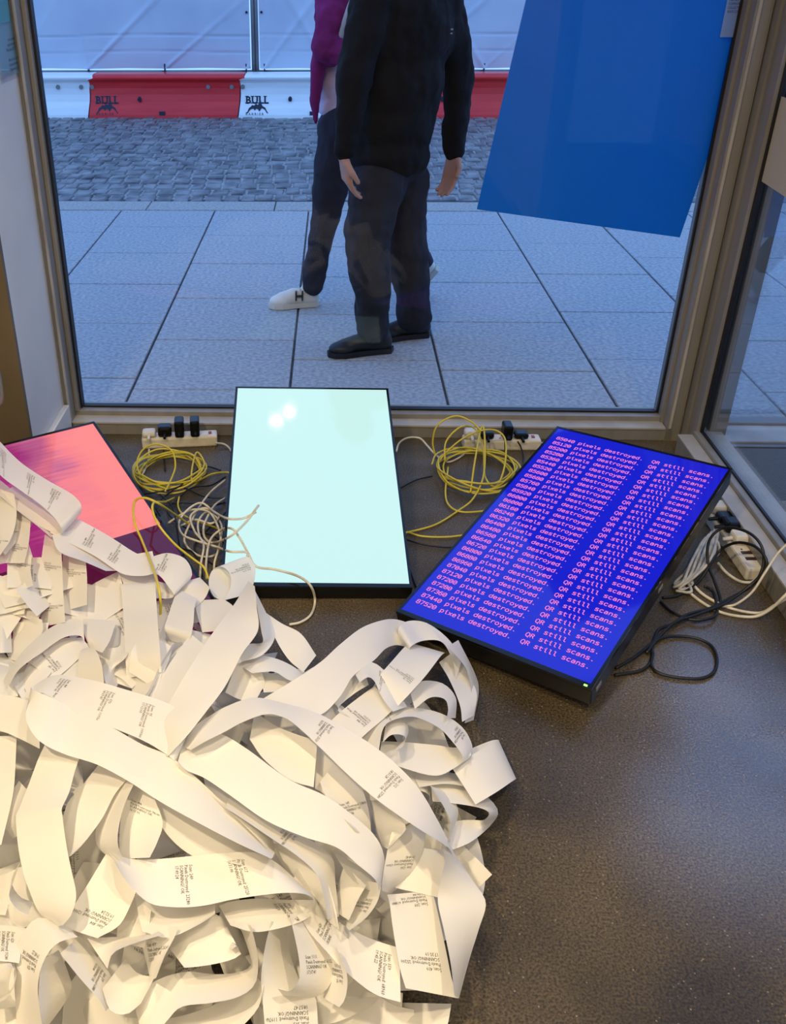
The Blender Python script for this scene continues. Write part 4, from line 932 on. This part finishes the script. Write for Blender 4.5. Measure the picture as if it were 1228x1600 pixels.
def build_ribbon(A, B, texts, name, seg_len=0.010, **p):
    """A, B: matching edge polylines (stations)"""
    n = 10
    EA = catmull(A, n); EB = catmull(B, n)
    # resample to even arc length of the centre line
    cl = [0]
    for i in range(1, len(EA)):
        cl.append(cl[-1]+max(1e-5, ((EA[i]+EB[i])/2-(EA[i-1]+EB[i-1])/2).length))
    tot = cl[-1]; k = max(6, int(tot/seg_len)); RA = []; RB = []; j = 0
    for i in range(k+1):
        s = tot*i/k
        while j < len(cl)-2 and cl[j+1] < s: j += 1
        t = (s-cl[j])/(cl[j+1]-cl[j]); t = min(max(t, 0), 1)
        RA.append(EA[j].lerp(EA[j+1], t)); RB.append(EB[j].lerp(EB[j+1], t))
    vs, fs = [], []; W_ = 4
    for a, b in zip(RA, RB):
        for c in range(W_+1): vs.append(a.lerp(b, c/W_))
    for i in range(k):
        for c in range(W_):
            q = i*(W_+1)+c; fs.append((q, q+1, q+W_+2, q+W_+1))
    o = pymesh(name, vs, fs, M['paper'], None, True, **p)
    for (tf, dr_) in texts:
        i0 = tf*k; fi = min(int(i0), k-1)
        a = RA[fi]; b = RB[fi]; wv = (b-a).normalized(); T = (RA[fi+1]+RB[fi+1]-a-b)
        if T.length < 1e-6: continue
        T.normalize(); nrm = wv.cross(T); face = nrm.dot(CAM-a) > 0
        # reading direction u runs along +-width, lines stack along -v, u x v faces the viewer
        u = dr_; v = (1 if face else -1)*dr_
        tv, tf_ = TXT[tcount[0] % len(TXT)]; tcount[0] += 1
        out = []
        wid = (b-a).length
        for q in tv:
            wfr = 0.5+u*((q.x-0.034)/PW); s_ = i0+v*(q.y+0.008)/(tot/k)
            wfr = min(max(wfr, 0.03), 0.97)
            s_ = min(max(s_, 0.0), k-1e-4); ii = int(s_); ff = s_-ii
            pa = RA[ii].lerp(RA[ii+1], ff); pb = RB[ii].lerp(RB[ii+1], ff)
            nn = (pb-pa).cross((RA[ii+1]+RB[ii+1])-(RA[ii]+RB[ii]))
            nn = nn.normalized() if nn.length > 1e-9 else nrm
            if (nn.dot(CAM-pa) > 0) != True: nn = -nn
            out.append(pa.lerp(pb, wfr)+nn*0.0005)
        pymesh('printed_text', out, tf_, M['ink'], o)
    return o
# (label, level, stations (ax,ay,bx,by[,dz]), texts (fraction along, reading sense))
RB_ = [
('long printed strip entering from the left edge and folding back over the salmon screen', 7, [(-40,645,-40,700),(0,690,0,742),(32,722,26,762),(72,749,60,786),(112,772,84,808),(127,790,96,826,.01),(120,806,92,835,-.03),(80,795,50,815,-.04),(20,760,0,775,-.04)], [(.22,1),(.38,1),(.5,1)]),
('thin folded strip edge-on just beneath the printed strip at the left edge', 3, [(-20,735,-20,755),(10,758,0,775),(40,785,30,800),(65,806,56,820),(88,832,80,840)], []),
('printed strip along the lower left of the salmon screen ending in an open loop', 4, [(100,800,78,832),(130,815,112,850),(171,838,150,870),(212,864,190,896),(234,870,222,900),(262,864,245,897),(290,874,262,915,.01),(300,900,272,932),(280,915,250,935,-.03),(235,905,215,925,-.03)], [(.2,-1),(.36,-1),(.62,-1)]),
('cream blank strip twisting below the folded printed strip on the salmon monitor', 5, [(127,825,81,836),(136,848,93,862),(160,872,130,877),(186,892,165,892)], []),
('blank upright strip hanging straight down right of the maroon screen patch', 6, [(186,930,240,930,-.03),(188,912,242,912),(192,950,245,950),(194,985,247,980),(196,1030,250,1020),(198,1060,252,1050,-.03)], []),
('printed strip running straight down below the small magenta triangle', 2, [(70,835,95,842),(64,880,97,885),(62,925,99,928),(64,980,102,972)], [(.35,1),(.8,1)]),
('printed strip lying left of the maroon screen patch', 1, [(98,862,134,876),(98,905,136,905),(100,955,136,945)], [(.35,1)]),
('cream strip with a slanting edge below the maroon screen patch', 3, [(186,892,200,945),(150,910,170,965),(120,930,140,985),(98,952,110,1000)], []),
('small bright folded tab standing up near the left edge', 5, [(26,922,49,902),(42,945,64,924),(58,963,80,945)], []),
('greyish printed strip standing on edge near the left edge', 2, [(24,860,50,868),(22,885,48,890),(26,925,52,915)], [(.3,1)]),
('wide printed strip slanting in from the left edge beside the bright tab', 3, [(-45,850,-80,915),(-10,890,-50,945),(18,920,-20,985),(38,958,0,1015)], [(.25,1)]),
('yellowish printed strip at the left edge above the heap', 4, [(-10,760,22,772),(-25,800,26,805),(-30,835,18,840),(-40,880,0,868)], [(.75,1)]),
('small printed strip wedged left of the magenta triangle', 1, [(24,795,48,812),(18,840,45,848),(8,880,38,880)], [(.7,1)]),
('white arch of blank paper rising from the left to the middle of the heap', 5, [(5,1062,14,1072),(22,1036,30,1046),(45,1008,62,1022),(80,980,98,997),(112,967,124,993),(130,970,132,1003)], []),
('shadowed printed strip curving under the white arch', 3, [(128,996,140,1012),(98,998,122,1030),(72,1015,100,1050),(45,1035,82,1062)], [(.75,-1)]),
('upright roll of printed paper in the left middle of the heap', 5, [(122,1075,163,1078,-.02),(122,1045,160,1045),(124,1020,154,1024),(132,1010,148,1014,-.01)], []),
('cream cone of paper left of the blank upright strip', 4, [(130,966,182,970),(132,990,172,1000),(140,1012,160,1020)], []),
('bluish white strip bending round the dark hollow', 3, [(150,1014,205,1010),(158,1035,196,1028),(165,1068,180,1044),(172,1090,190,1060,-.02)], []),
('printed flap tilted between the upright strip and the long white diagonal', 5, [(221,985,271,1011),(212,1005,262,1035),(204,1022,254,1058),(202,1050,248,1080,-.02)], []),
('short printed strip under the tilted flap', 3, [(205,1043,256,1040),(206,1070,248,1072),(206,1095,240,1095)], []),
('printed roll end next to the yellow cable', 5, [(278,920,308,935,-.01),(271,937,304,948),(262,965,302,975),(257,982,298,994),(262,1000,292,1008,-.03)], []),
('printed curl right of the yellow cable, fanned open', 4, [(303,938,350,936),(308,960,366,952),(316,988,352,985)], []),
('short printed cylinder below the open loop on the salmon monitor', 3, [(274,930,302,952),(290,910,320,935),(312,902,328,918)], []),
('paper cylinder printed outside, standing in front of the cyan monitor', 4, [(350,938,392,920,-.02),(334,932,374,912,0),(326,912,366,894,.03),(331,892,372,876,.05),(345,885,387,870,.06),(359,896,398,884,.05),(360,918,398,905,.02),(350,938,390,928,-.01)], [(.62,-1)]),
('long blank white strip running diagonally down from the paper cylinder', 9, [(388,908,398,916),(366,944,401,948),(340,978,403,985),(318,1010,378,1022),(292,1050,352,1072),(266,1095,322,1112),(248,1128,292,1150),(232,1160,262,1182,-.03)], []),
('grey loop seen edge-on right of the long white diagonal', 5, [(398,922,401,945),(416,958,408,985),(430,992,410,1004),(412,1022,390,1006),(378,1034,366,1014)], []),
('white strip slanting down right of the paper cylinder towards the crossing', 4, [(412,955,424,985),(440,974,438,1012),(470,990,454,1034),(494,1024,474,1050)], []),
('broad blank arch reaching right to the small printed roll near the blue monitor', 7, [(645,976,632,1010,-.01),(620,968,618,1008),(598,969,602,1014),(565,981,584,1032),(531,1007,552,1056),(500,1035,530,1090),(458,1063,498,1118),(420,1086,448,1120),(398,1100,412,1118,-.02)], []),
('printed roll at the top right corner of the heap beside the blue monitor', 8, [(622,1000,640,1018,-.03),(623,980,642,1010),(640,970,662,1001),(668,974,690,1003),(700,998,706,1030),(722,1030,712,1062,-.02)], []),
('square printed flap with scan text below the small printed roll', 8, [(640,1004,695,1020,-.02),(630,1013,688,1026),(615,1030,665,1056),(600,1047,640,1084),(585,1065,620,1105,-.02)], [(.78,-1)]),
('blank outer fold bulging at the right edge below the printed roll', 6, [(686,1035,712,1015),(702,1062,735,1060),(718,1100,745,1085),(722,1128,740,1118)], []),
('second blank fold inside the right edge of the heap', 4, [(700,1010,716,1000),(728,1045,742,1052),(736,1085,748,1080),(726,1130,740,1125)], []),
('white arch of paper over a dark slot right of the square printed flap', 6, [(640,1078,648,1108),(660,1064,672,1090),(692,1068,694,1092),(712,1090,700,1106),(712,1122,698,1122)], []),
('narrow printed arch in the upper right of the heap', 7, [(553,1050,562,1066),(566,1036,576,1058),(585,1036,586,1066),(604,1052,594,1084),(620,1078,604,1100),(636,1104,614,1112)], [(.5,1)]),
('grey hollow loop left of the narrow printed arch', 4, [(566,1040,576,1070),(535,1045,552,1085),(509,1070,528,1108),(518,1096,548,1122)], []),
('printed strip with scan text below the narrow arch', 6, [(585,1072,618,1105),(560,1090,598,1124),(530,1114,570,1148),(508,1136,548,1172)], [(.55,-1)]),
('printed band bowed like a bracelet on the right side of the heap', 6, [(563,1152,592,1172),(574,1126,598,1140),(604,1109,612,1126),(645,1105,646,1120),(690,1115,684,1136),(722,1136,706,1158),(737,1162,722,1180),(738,1182,722,1192)], [(.3,1),(.8,1)]),
('wide cream band closing the bracelet at the bottom', 4, [(596,1158,592,1184),(636,1160,630,1200),(680,1164,680,1212),(712,1168,710,1200),(734,1160,736,1180)], []),
('small scroll of paper inside the bracelet', 6, [(603,1130,598,1160),(614,1118,612,1148),(632,1124,632,1150),(638,1146,630,1166),(622,1166,612,1176)], []),
('blank square fold sticking out at the right of the heap onto the floor', 3, [(705,1198,743,1257,.012),(740,1178,775,1238,.02),(770,1159,800,1221,.016),(779,1156,806,1217,0),(765,1158,790,1225,-.014),(730,1172,752,1240,-.014)], []),
('open blank ring lying at the right edge below the square fold', 2, [(672,1216,676,1252),(715,1220,714,1256),(755,1240,748,1262),(778,1266,764,1270),(768,1288,756,1281),(738,1314,738,1281),(706,1328,712,1283),(688,1332,694,1292)], []),
('narrow twisted strip crossing the open ring', 4, [(668,1222,680,1240),(700,1240,694,1262),(716,1266,704,1286),(708,1300,700,1312),(702,1326,696,1330)], []),
('white arch flowing into the long printed diagonal in the centre right', 9, [(280,1165,298,1172,-.02),(299,1139,322,1158),(324,1121,350,1144),(353,1104,380,1128),(397,1090,416,1116),(446,1099,446,1122),(490,1112,470,1140),(530,1132,500,1168),(580,1163,540,1207),(620,1195,577,1240),(655,1233,614,1268),(684,1282,656,1296),(709,1331,692,1318)], [(.50,1),(.76,1)]),
('large blank strip folded at a sharp corner at the lower right of the heap', 4, [(702,1322,690,1322,.03),(718,1345,695,1345,.02),(740,1378,688,1378,.01),(759,1410,684,1408),(748,1452,694,1455),(734,1497,704,1505),(717,1560,710,1556)], []),
('front printed strip at the bottom right with scan text at its foot', 3, [(605,1398,673,1392,-.01),(609,1413,679,1405),(613,1445,687,1440),(619,1482,697,1486),(626,1518,706,1530),(634,1544,716,1560)], [(.12,-1),(.72,-1)]),
('pointed printed strip end lying on the floor left of the front strip', 3, [(468,1352,450,1392),(498,1402,478,1448),(525,1436,506,1482),(562,1459,542,1520),(594,1472,585,1553),(624,1481,626,1566)], [(.88,1),(.42,-1)]),
('blank square panel above the front printed strip', 2, [(628,1316,604,1384),(661,1325,630,1390),(704,1330,684,1402)], []),
('printed strip hanging from the long diagonal above the blank panel', 4, [(612,1300,668,1284),(604,1335,660,1330),(598,1370,644,1368),(597,1392,612,1396)], [(.55,-1)]),
('printed triangle of paper under the long diagonal', 3, [(578,1250,600,1256),(582,1275,634,1290),(590,1302,622,1310),(598,1324,606,1326)], []),
('printed strip with a wavy lower edge left of the long diagonal', 5, [(500,1222,524,1190),(508,1242,560,1222),(530,1272,575,1262),(558,1300,580,1300)], [(.62,1)]),
('broadest blank cream strip sweeping from the centre down to the right', 8, [(286,1160,278,1190,-.01),(310,1148,292,1204),(345,1147,320,1216),(387,1171,360,1243),(450,1217,416,1282),(509,1244,476,1308),(560,1281,526,1324),(590,1312,560,1352),(601,1345,586,1374),(597,1378,592,1392)], []),
('curled tail of the broad cream strip turning under', 4, [(596,1380,566,1376),(590,1408,550,1402),(572,1434,543,1428),(546,1454,538,1446)], [(.5,1)]),
('printed flap with scan text in the centre above the broad cream strip', 6, [(398,1112,390,1155,-.01),(431,1134,412,1186),(468,1149,452,1218),(496,1157,490,1230)], []),
('bluish blank strip tucked behind the central printed flap', 3, [(494,1150,492,1232),(520,1176,505,1240),(545,1205,515,1255)], []),
('printed strip that turns over at the left and returns as a long blank white diagonal', 8, [(300,1135,272,1200,-.03),(297,1121,272,1188),(262,1099,240,1166),(229,1087,208,1150),(195,1077,168,1134),(161,1067,132,1119),(125,1059,94,1099),(85,1055,64,1082),(52,1072,44,1098,.005),(52,1078,42,1128,.02),(80,1090,62,1158,.02),(115,1108,100,1178),(172,1135,150,1194),(222,1163,198,1219),(262,1180,238,1245),(298,1207,270,1264),(344,1250,318,1290),(390,1294,372,1318),(430,1332,424,1342)], [(.12,1),(.21,1),(.32,1)]),
('printed strip at the left edge beside the fold', 5, [(-60,1075,-60,1135),(0,1085,-2,1142),(30,1090,26,1152),(60,1102,62,1170)], []),
('blank strip dropping down the left edge', 3, [(-50,1150,26,1150),(-50,1200,24,1196),(-55,1250,20,1242),(-70,1320,2,1320)], []),
('white strip creased across and hanging down at the left', 6, [(72,1160,124,1184,-.01),(60,1185,116,1208),(45,1225,108,1238),(28,1268,97,1262,.01),(25,1278,97,1272,.01),(28,1320,104,1322),(36,1362,112,1362),(47,1395,119,1398),(62,1428,112,1428),(84,1448,98,1446,-.02)], []),
('printed strip beside the creased white strip with scan text', 4, [(168,1330,228,1360,-.01),(156,1350,215,1388),(138,1380,204,1414),(116,1414,186,1446),(94,1447,152,1466)], [(.78,-1)]),
('cream blank strip slanting down under the long white diagonal', 4, [(158,1190,210,1205),(130,1225,180,1240),(104,1258,160,1278),(98,1300,132,1316),(104,1340,110,1338)], []),
('soft grey blank strip bending into the front printed strip', 5, [(184,1210,214,1215),(162,1258,195,1256),(150,1293,186,1290),(152,1322,184,1318),(176,1344,192,1342)], []),
('wide printed strip across the front of the heap, curling under at its right end', 7, [(170,1330,178,1345,-.01),(200,1341,198,1378),(228,1343,230,1409),(262,1341,264,1417),(305,1337,312,1416),(350,1333,366,1405),(397,1332,422,1397),(432,1348,456,1395),(468,1380,480,1398),(492,1402,490,1406,-.01),(494,1424,474,1406,-.02),(470,1440,440,1406,-.03),(430,1452,402,1404,-.03),(395,1456,365,1408,-.03),(360,1446,342,1415,-.04)], [(.28,1),(.45,1),(.80,-1)]),
('printed piece peeping out under the front strip', 4, [(210,1398,222,1455),(250,1412,262,1465),(298,1418,306,1447),(336,1414,336,1428)], []),
('printed roll opening to the right under the front strip', 4, [(262,1478,288,1512,-.01),(284,1454,312,1510),(322,1430,350,1503),(346,1432,376,1492),(352,1456,372,1478),(348,1474,362,1484,-.01)], []),
('blank strip making a wide S at the bottom of the heap', 4, [(372,1440,392,1446),(386,1478,402,1490),(392,1508,400,1534),(368,1520,374,1557),(330,1522,330,1567),(292,1518,284,1573),(248,1530,262,1594),(220,1552,242,1618),(212,1580,228,1640)], []),
('blank strip underneath the S at the bottom edge', 2, [(196,1590,200,1650),(260,1592,264,1650),(330,1572,348,1625),(378,1545,400,1580),(392,1515,412,1540)], []),
('printed strip leading into the open loop at the bottom left', 4, [(94,1490,124,1462),(126,1530,150,1494),(155,1562,172,1522),(165,1580,186,1560,-.02)], [(.6,-1)]),
('open blank loop mouth at the bottom left', 3, [(160,1545,196,1498),(172,1578,214,1520),(197,1585,240,1524),(220,1568,256,1500)], []),
('smaller loop above the open loop mouth', 5, [(136,1466,168,1514),(176,1464,176,1490),(206,1462,204,1476),(236,1448,256,1460)], []),
('dark printed strip between the two front loops', 2, [(205,1398,236,1422),(186,1438,232,1452),(182,1470,226,1482)], []),
('right leg of the open loop, printed faintly', 4, [(236,1440,278,1450),(222,1470,272,1466),(228,1500,258,1492),(235,1532,244,1528)], [(.5,1)]),
('arched printed strip at the lower left coming down to the bottom edge', 6, [(27,1630,70,1625),(25,1580,62,1578),(22,1526,59,1541),(27,1478,66,1507),(41,1450,84,1478),(60,1434,104,1468),(92,1440,122,1464,-.02)], [(.58,-1)]),
('inner face of the arched strip bulging to the right at the lower left', 4, [(66,1500,92,1484),(62,1528,106,1518),(60,1562,112,1545),(62,1590,98,1572),(62,1610,74,1604)], []),
('printed strip with scan text at the left edge, lower down', 3, [(-30,1445,-30,1500),(10,1446,6,1502),(40,1450,30,1505)], [(.6,1)]),
('small loop at the left edge near the bottom', 3, [(-20,1490,-16,1530),(4,1485,14,1510),(22,1500,26,1522),(22,1540,14,1556),(0,1560,-18,1575)], [(.3,1)]),
('blank strip in the bottom left corner', 2, [(-30,1582,-30,1640),(8,1576,12,1630),(44,1568,50,1618)], []),
('printed strip emerging below the broad cream strip with scan text', 5, [(360,1240,352,1262),(400,1262,386,1284),(440,1290,424,1310),(484,1312,460,1334),(519,1340,490,1360),(524,1378,502,1384),(530,1432,512,1436)], [(.42,1)]),
('shadowed printed strip in the hollow below the centre', 2, [(420,1318,462,1318),(440,1350,502,1358),(472,1392,522,1412),(498,1430,530,1452)], []),
('grey blank strip in the hollow right of centre', 2, [(520,1330,542,1366),(556,1350,566,1386),(590,1370,592,1396)], []),
('printed strip standing in the hollow right of centre', 3, [(538,1350,572,1384),(528,1385,560,1405),(524,1425,545,1438)], []),
('hanging loop with scan text at the bottom centre', 5, [(452,1428,492,1424,-.01),(460,1462,506,1456),(467,1498,521,1496),(468,1528,522,1524),(454,1548,500,1555),(434,1545,450,1566,-.02)], [(.5,1)]),
('printed tab right of the hanging loop', 3, [(500,1470,526,1482),(506,1512,542,1522),(505,1540,540,1558),(500,1556,530,1574)], [(.5,-1)]),
('printed strip running off the bottom edge of the picture', 3, [(424,1440,446,1434),(414,1480,452,1486),(408,1525,470,1535),(410,1560,492,1556),(414,1605,497,1602),(418,1660,502,1655)], [(.72,-1)]),
('printed sheet with scan text under the long white diagonal', 5, [(206,1222,238,1240,-.01),(192,1258,254,1284),(187,1300,246,1315),(186,1342,234,1340)], [(.36,1)]),
('printed sheet slanting right behind the front strip', 4, [(214,1222,238,1262),(270,1255,262,1305),(330,1284,302,1338),(368,1302,345,1345),(398,1332,375,1352)], []),
('grey narrow strip between the two broad diagonals', 4, [(318,1214,322,1236),(362,1240,350,1262),(402,1272,384,1292),(424,1305,414,1324),(430,1338,420,1344)], []),
('narrow printed strip left of the long white diagonal', 6, [(298,990,326,1014),(272,1026,302,1048),(250,1062,284,1082),(232,1090,266,1106)], []),
('blank curl behind the narrow printed strip', 4, [(294,1000,270,1006),(266,1026,250,1040),(252,1060,236,1072),(240,1090,222,1094)], []),
('cream fan of paper in the middle of the heap', 4, [(370,1036,352,1082),(402,1040,372,1092),(415,1068,396,1100)], []),
('low grey arch in the middle of the heap', 5, [(372,1038,394,1052),(397,1024,412,1050),(428,1028,430,1050),(456,1040,450,1062),(474,1054,466,1066)], []),
('short white piece below the low grey arch', 3, [(405,1050,412,1082),(440,1054,444,1080),(470,1062,466,1078)], []),
('white strip at the left edge above the printed left strip', 4, [(-60,985,-10,1000),(-60,1035,27,1050),(-60,1090,28,1088)], []),
('grey hollow fold below the bright tab', 2, [(36,958,66,968),(28,984,66,988),(10,1012,48,1018),(14,1030,40,1036)], []),
('small printed strip left of the turned-over fold', 3, [(46,1030,80,1050),(36,1056,62,1076),(28,1080,50,1096)], []),
('printed piece at the right of the crossing', 3, [(488,1110,512,1090),(510,1128,536,1104),(536,1150,552,1122)], []),
('dark folded strip at the left edge by the creased strip', 2, [(30,1220,44,1236),(10,1250,30,1262),(8,1290,26,1290),(20,1310,38,1300)], []),
('blank strip low at the left behind the creased strip', 1, [(32,1345,22,1375),(18,1375,14,1400),(30,1400,26,1420),(52,1410,44,1430)], []),
('blank strip passing under the open ring', 1, [(640,1200,655,1230),(690,1205,700,1225),(735,1215,745,1235),(755,1235,750,1255)], []),
('blank tongue below the bluish strip on the right', 1, [(600,1178,640,1230),(640,1200,668,1240),(672,1212,672,1255)], []),
]
for (lab, lv, st, tx) in RB_:
    prev = 0; A = []; B = []
    for q in st:
        a, b, prev = station(q, lv, prev); A.append(a); B.append(b)
    build_ribbon(A, B, tx, 'paper_strip', label=lab, category='paper strip')
# strips buried in the heap
rnd = random.Random(21)
def filler(k):
    while True:
        x = rnd.uniform(-1.0, 0.38); y = rnd.uniform(0.55, 2.0); h = heap(x, y)
        q = 1-((x+0.35)/0.78)**2-((y-1.30)/0.86)**2
        if q > 0.30: break
    a = rnd.uniform(0, 2*PI); ln = rnd.uniform(.2, .4); n = 7; A = []; B = []; cur = rnd.uniform(-2.2, 2.2); r0 = rnd.uniform(-1.2, 1.2); r1 = rnd.uniform(-1.3, 1.3)
    x_, y_, a_ = x, y, a
    for i in range(7):
        if 1-((x_+0.35)/0.78)**2-((y_-1.30)/0.86)**2 < .22: return
        x_ += math.cos(a_)*ln/n; y_ += math.sin(a_)*ln/n; a_ += cur*ln/n*4
    zf = rnd.uniform(.05, .5)
    for i in range(n):
        t = i/(n-1); p = Vector((x, y)); d = Vector((math.cos(a), math.sin(a)))
        roll = r0+(r1-r0)*t; hh = heap(x, y); zc = max(hh*zf+0.012*math.sin(i*1.7+k)+.004, .004+abs(math.sin(roll))*PW/2)
        zc = min(zc, max(hh-.045, .004+abs(math.sin(roll))*PW/2))
        wv = Vector((-d.y*math.cos(roll), d.x*math.cos(roll), math.sin(roll)))*PW/2
        c = Vector((x, y, zc)); A.append(c-wv); B.append(c+wv)
        a += cur*ln/n*4; x += d.x*ln/n; y += d.y*ln/n
        if 1-((x+0.35)/0.78)**2-((y-1.30)/0.86)**2 < .06: a += 1.0
    build_ribbon(A, B, [(rnd.uniform(.2, .8), rnd.choice((-1, 1)))] if rnd.random() < .6 else [], 'paper_strip', .016, label='loose strip of white receipt paper buried under the others inside the heap', category='paper strip', group='paper strips buried in the heap')
for k in range(170): filler(k)
def flat_filler(k):
    while True:
        px = rnd.uniform(-30, 300); py = rnd.uniform(790, 1090)
        if (24 < px < 95 and py < 875) or (105 < px < 215 and py < 960) or px > (py-845)*.9+170 or py < 845 and px > 20: continue
        break
    a = rnd.uniform(-.6, 1.9); A = []; B = []; n_ = 4; ln = rnd.uniform(25, 60)
    prev = 0
    for i in range(n_):
        t = (i/(n_-1)-.5)*2; cx_ = px+math.cos(a)*ln*t; cy_ = py+math.sin(a)*ln*t*.8; hw_ = rnd.uniform(26, 34)
        q = (cx_-math.sin(a)*hw_, cy_+math.cos(a)*hw_*.8, cx_+math.sin(a)*hw_, cy_-math.cos(a)*hw_*.8)
        a_, b_, prev = station(q, 0.5+(k % 4)*.5, prev); A.append(a_); B.append(b_)
    build_ribbon(A, B, [(.5, rnd.choice((-1, 1)))] if k % 2 else [], 'paper_strip', .012, label='loose strip of white receipt paper lying low on the salmon monitor under other strips', category='paper strip', group='paper strips lying on the salmon monitor')
for k in range(34): flat_filler(k)
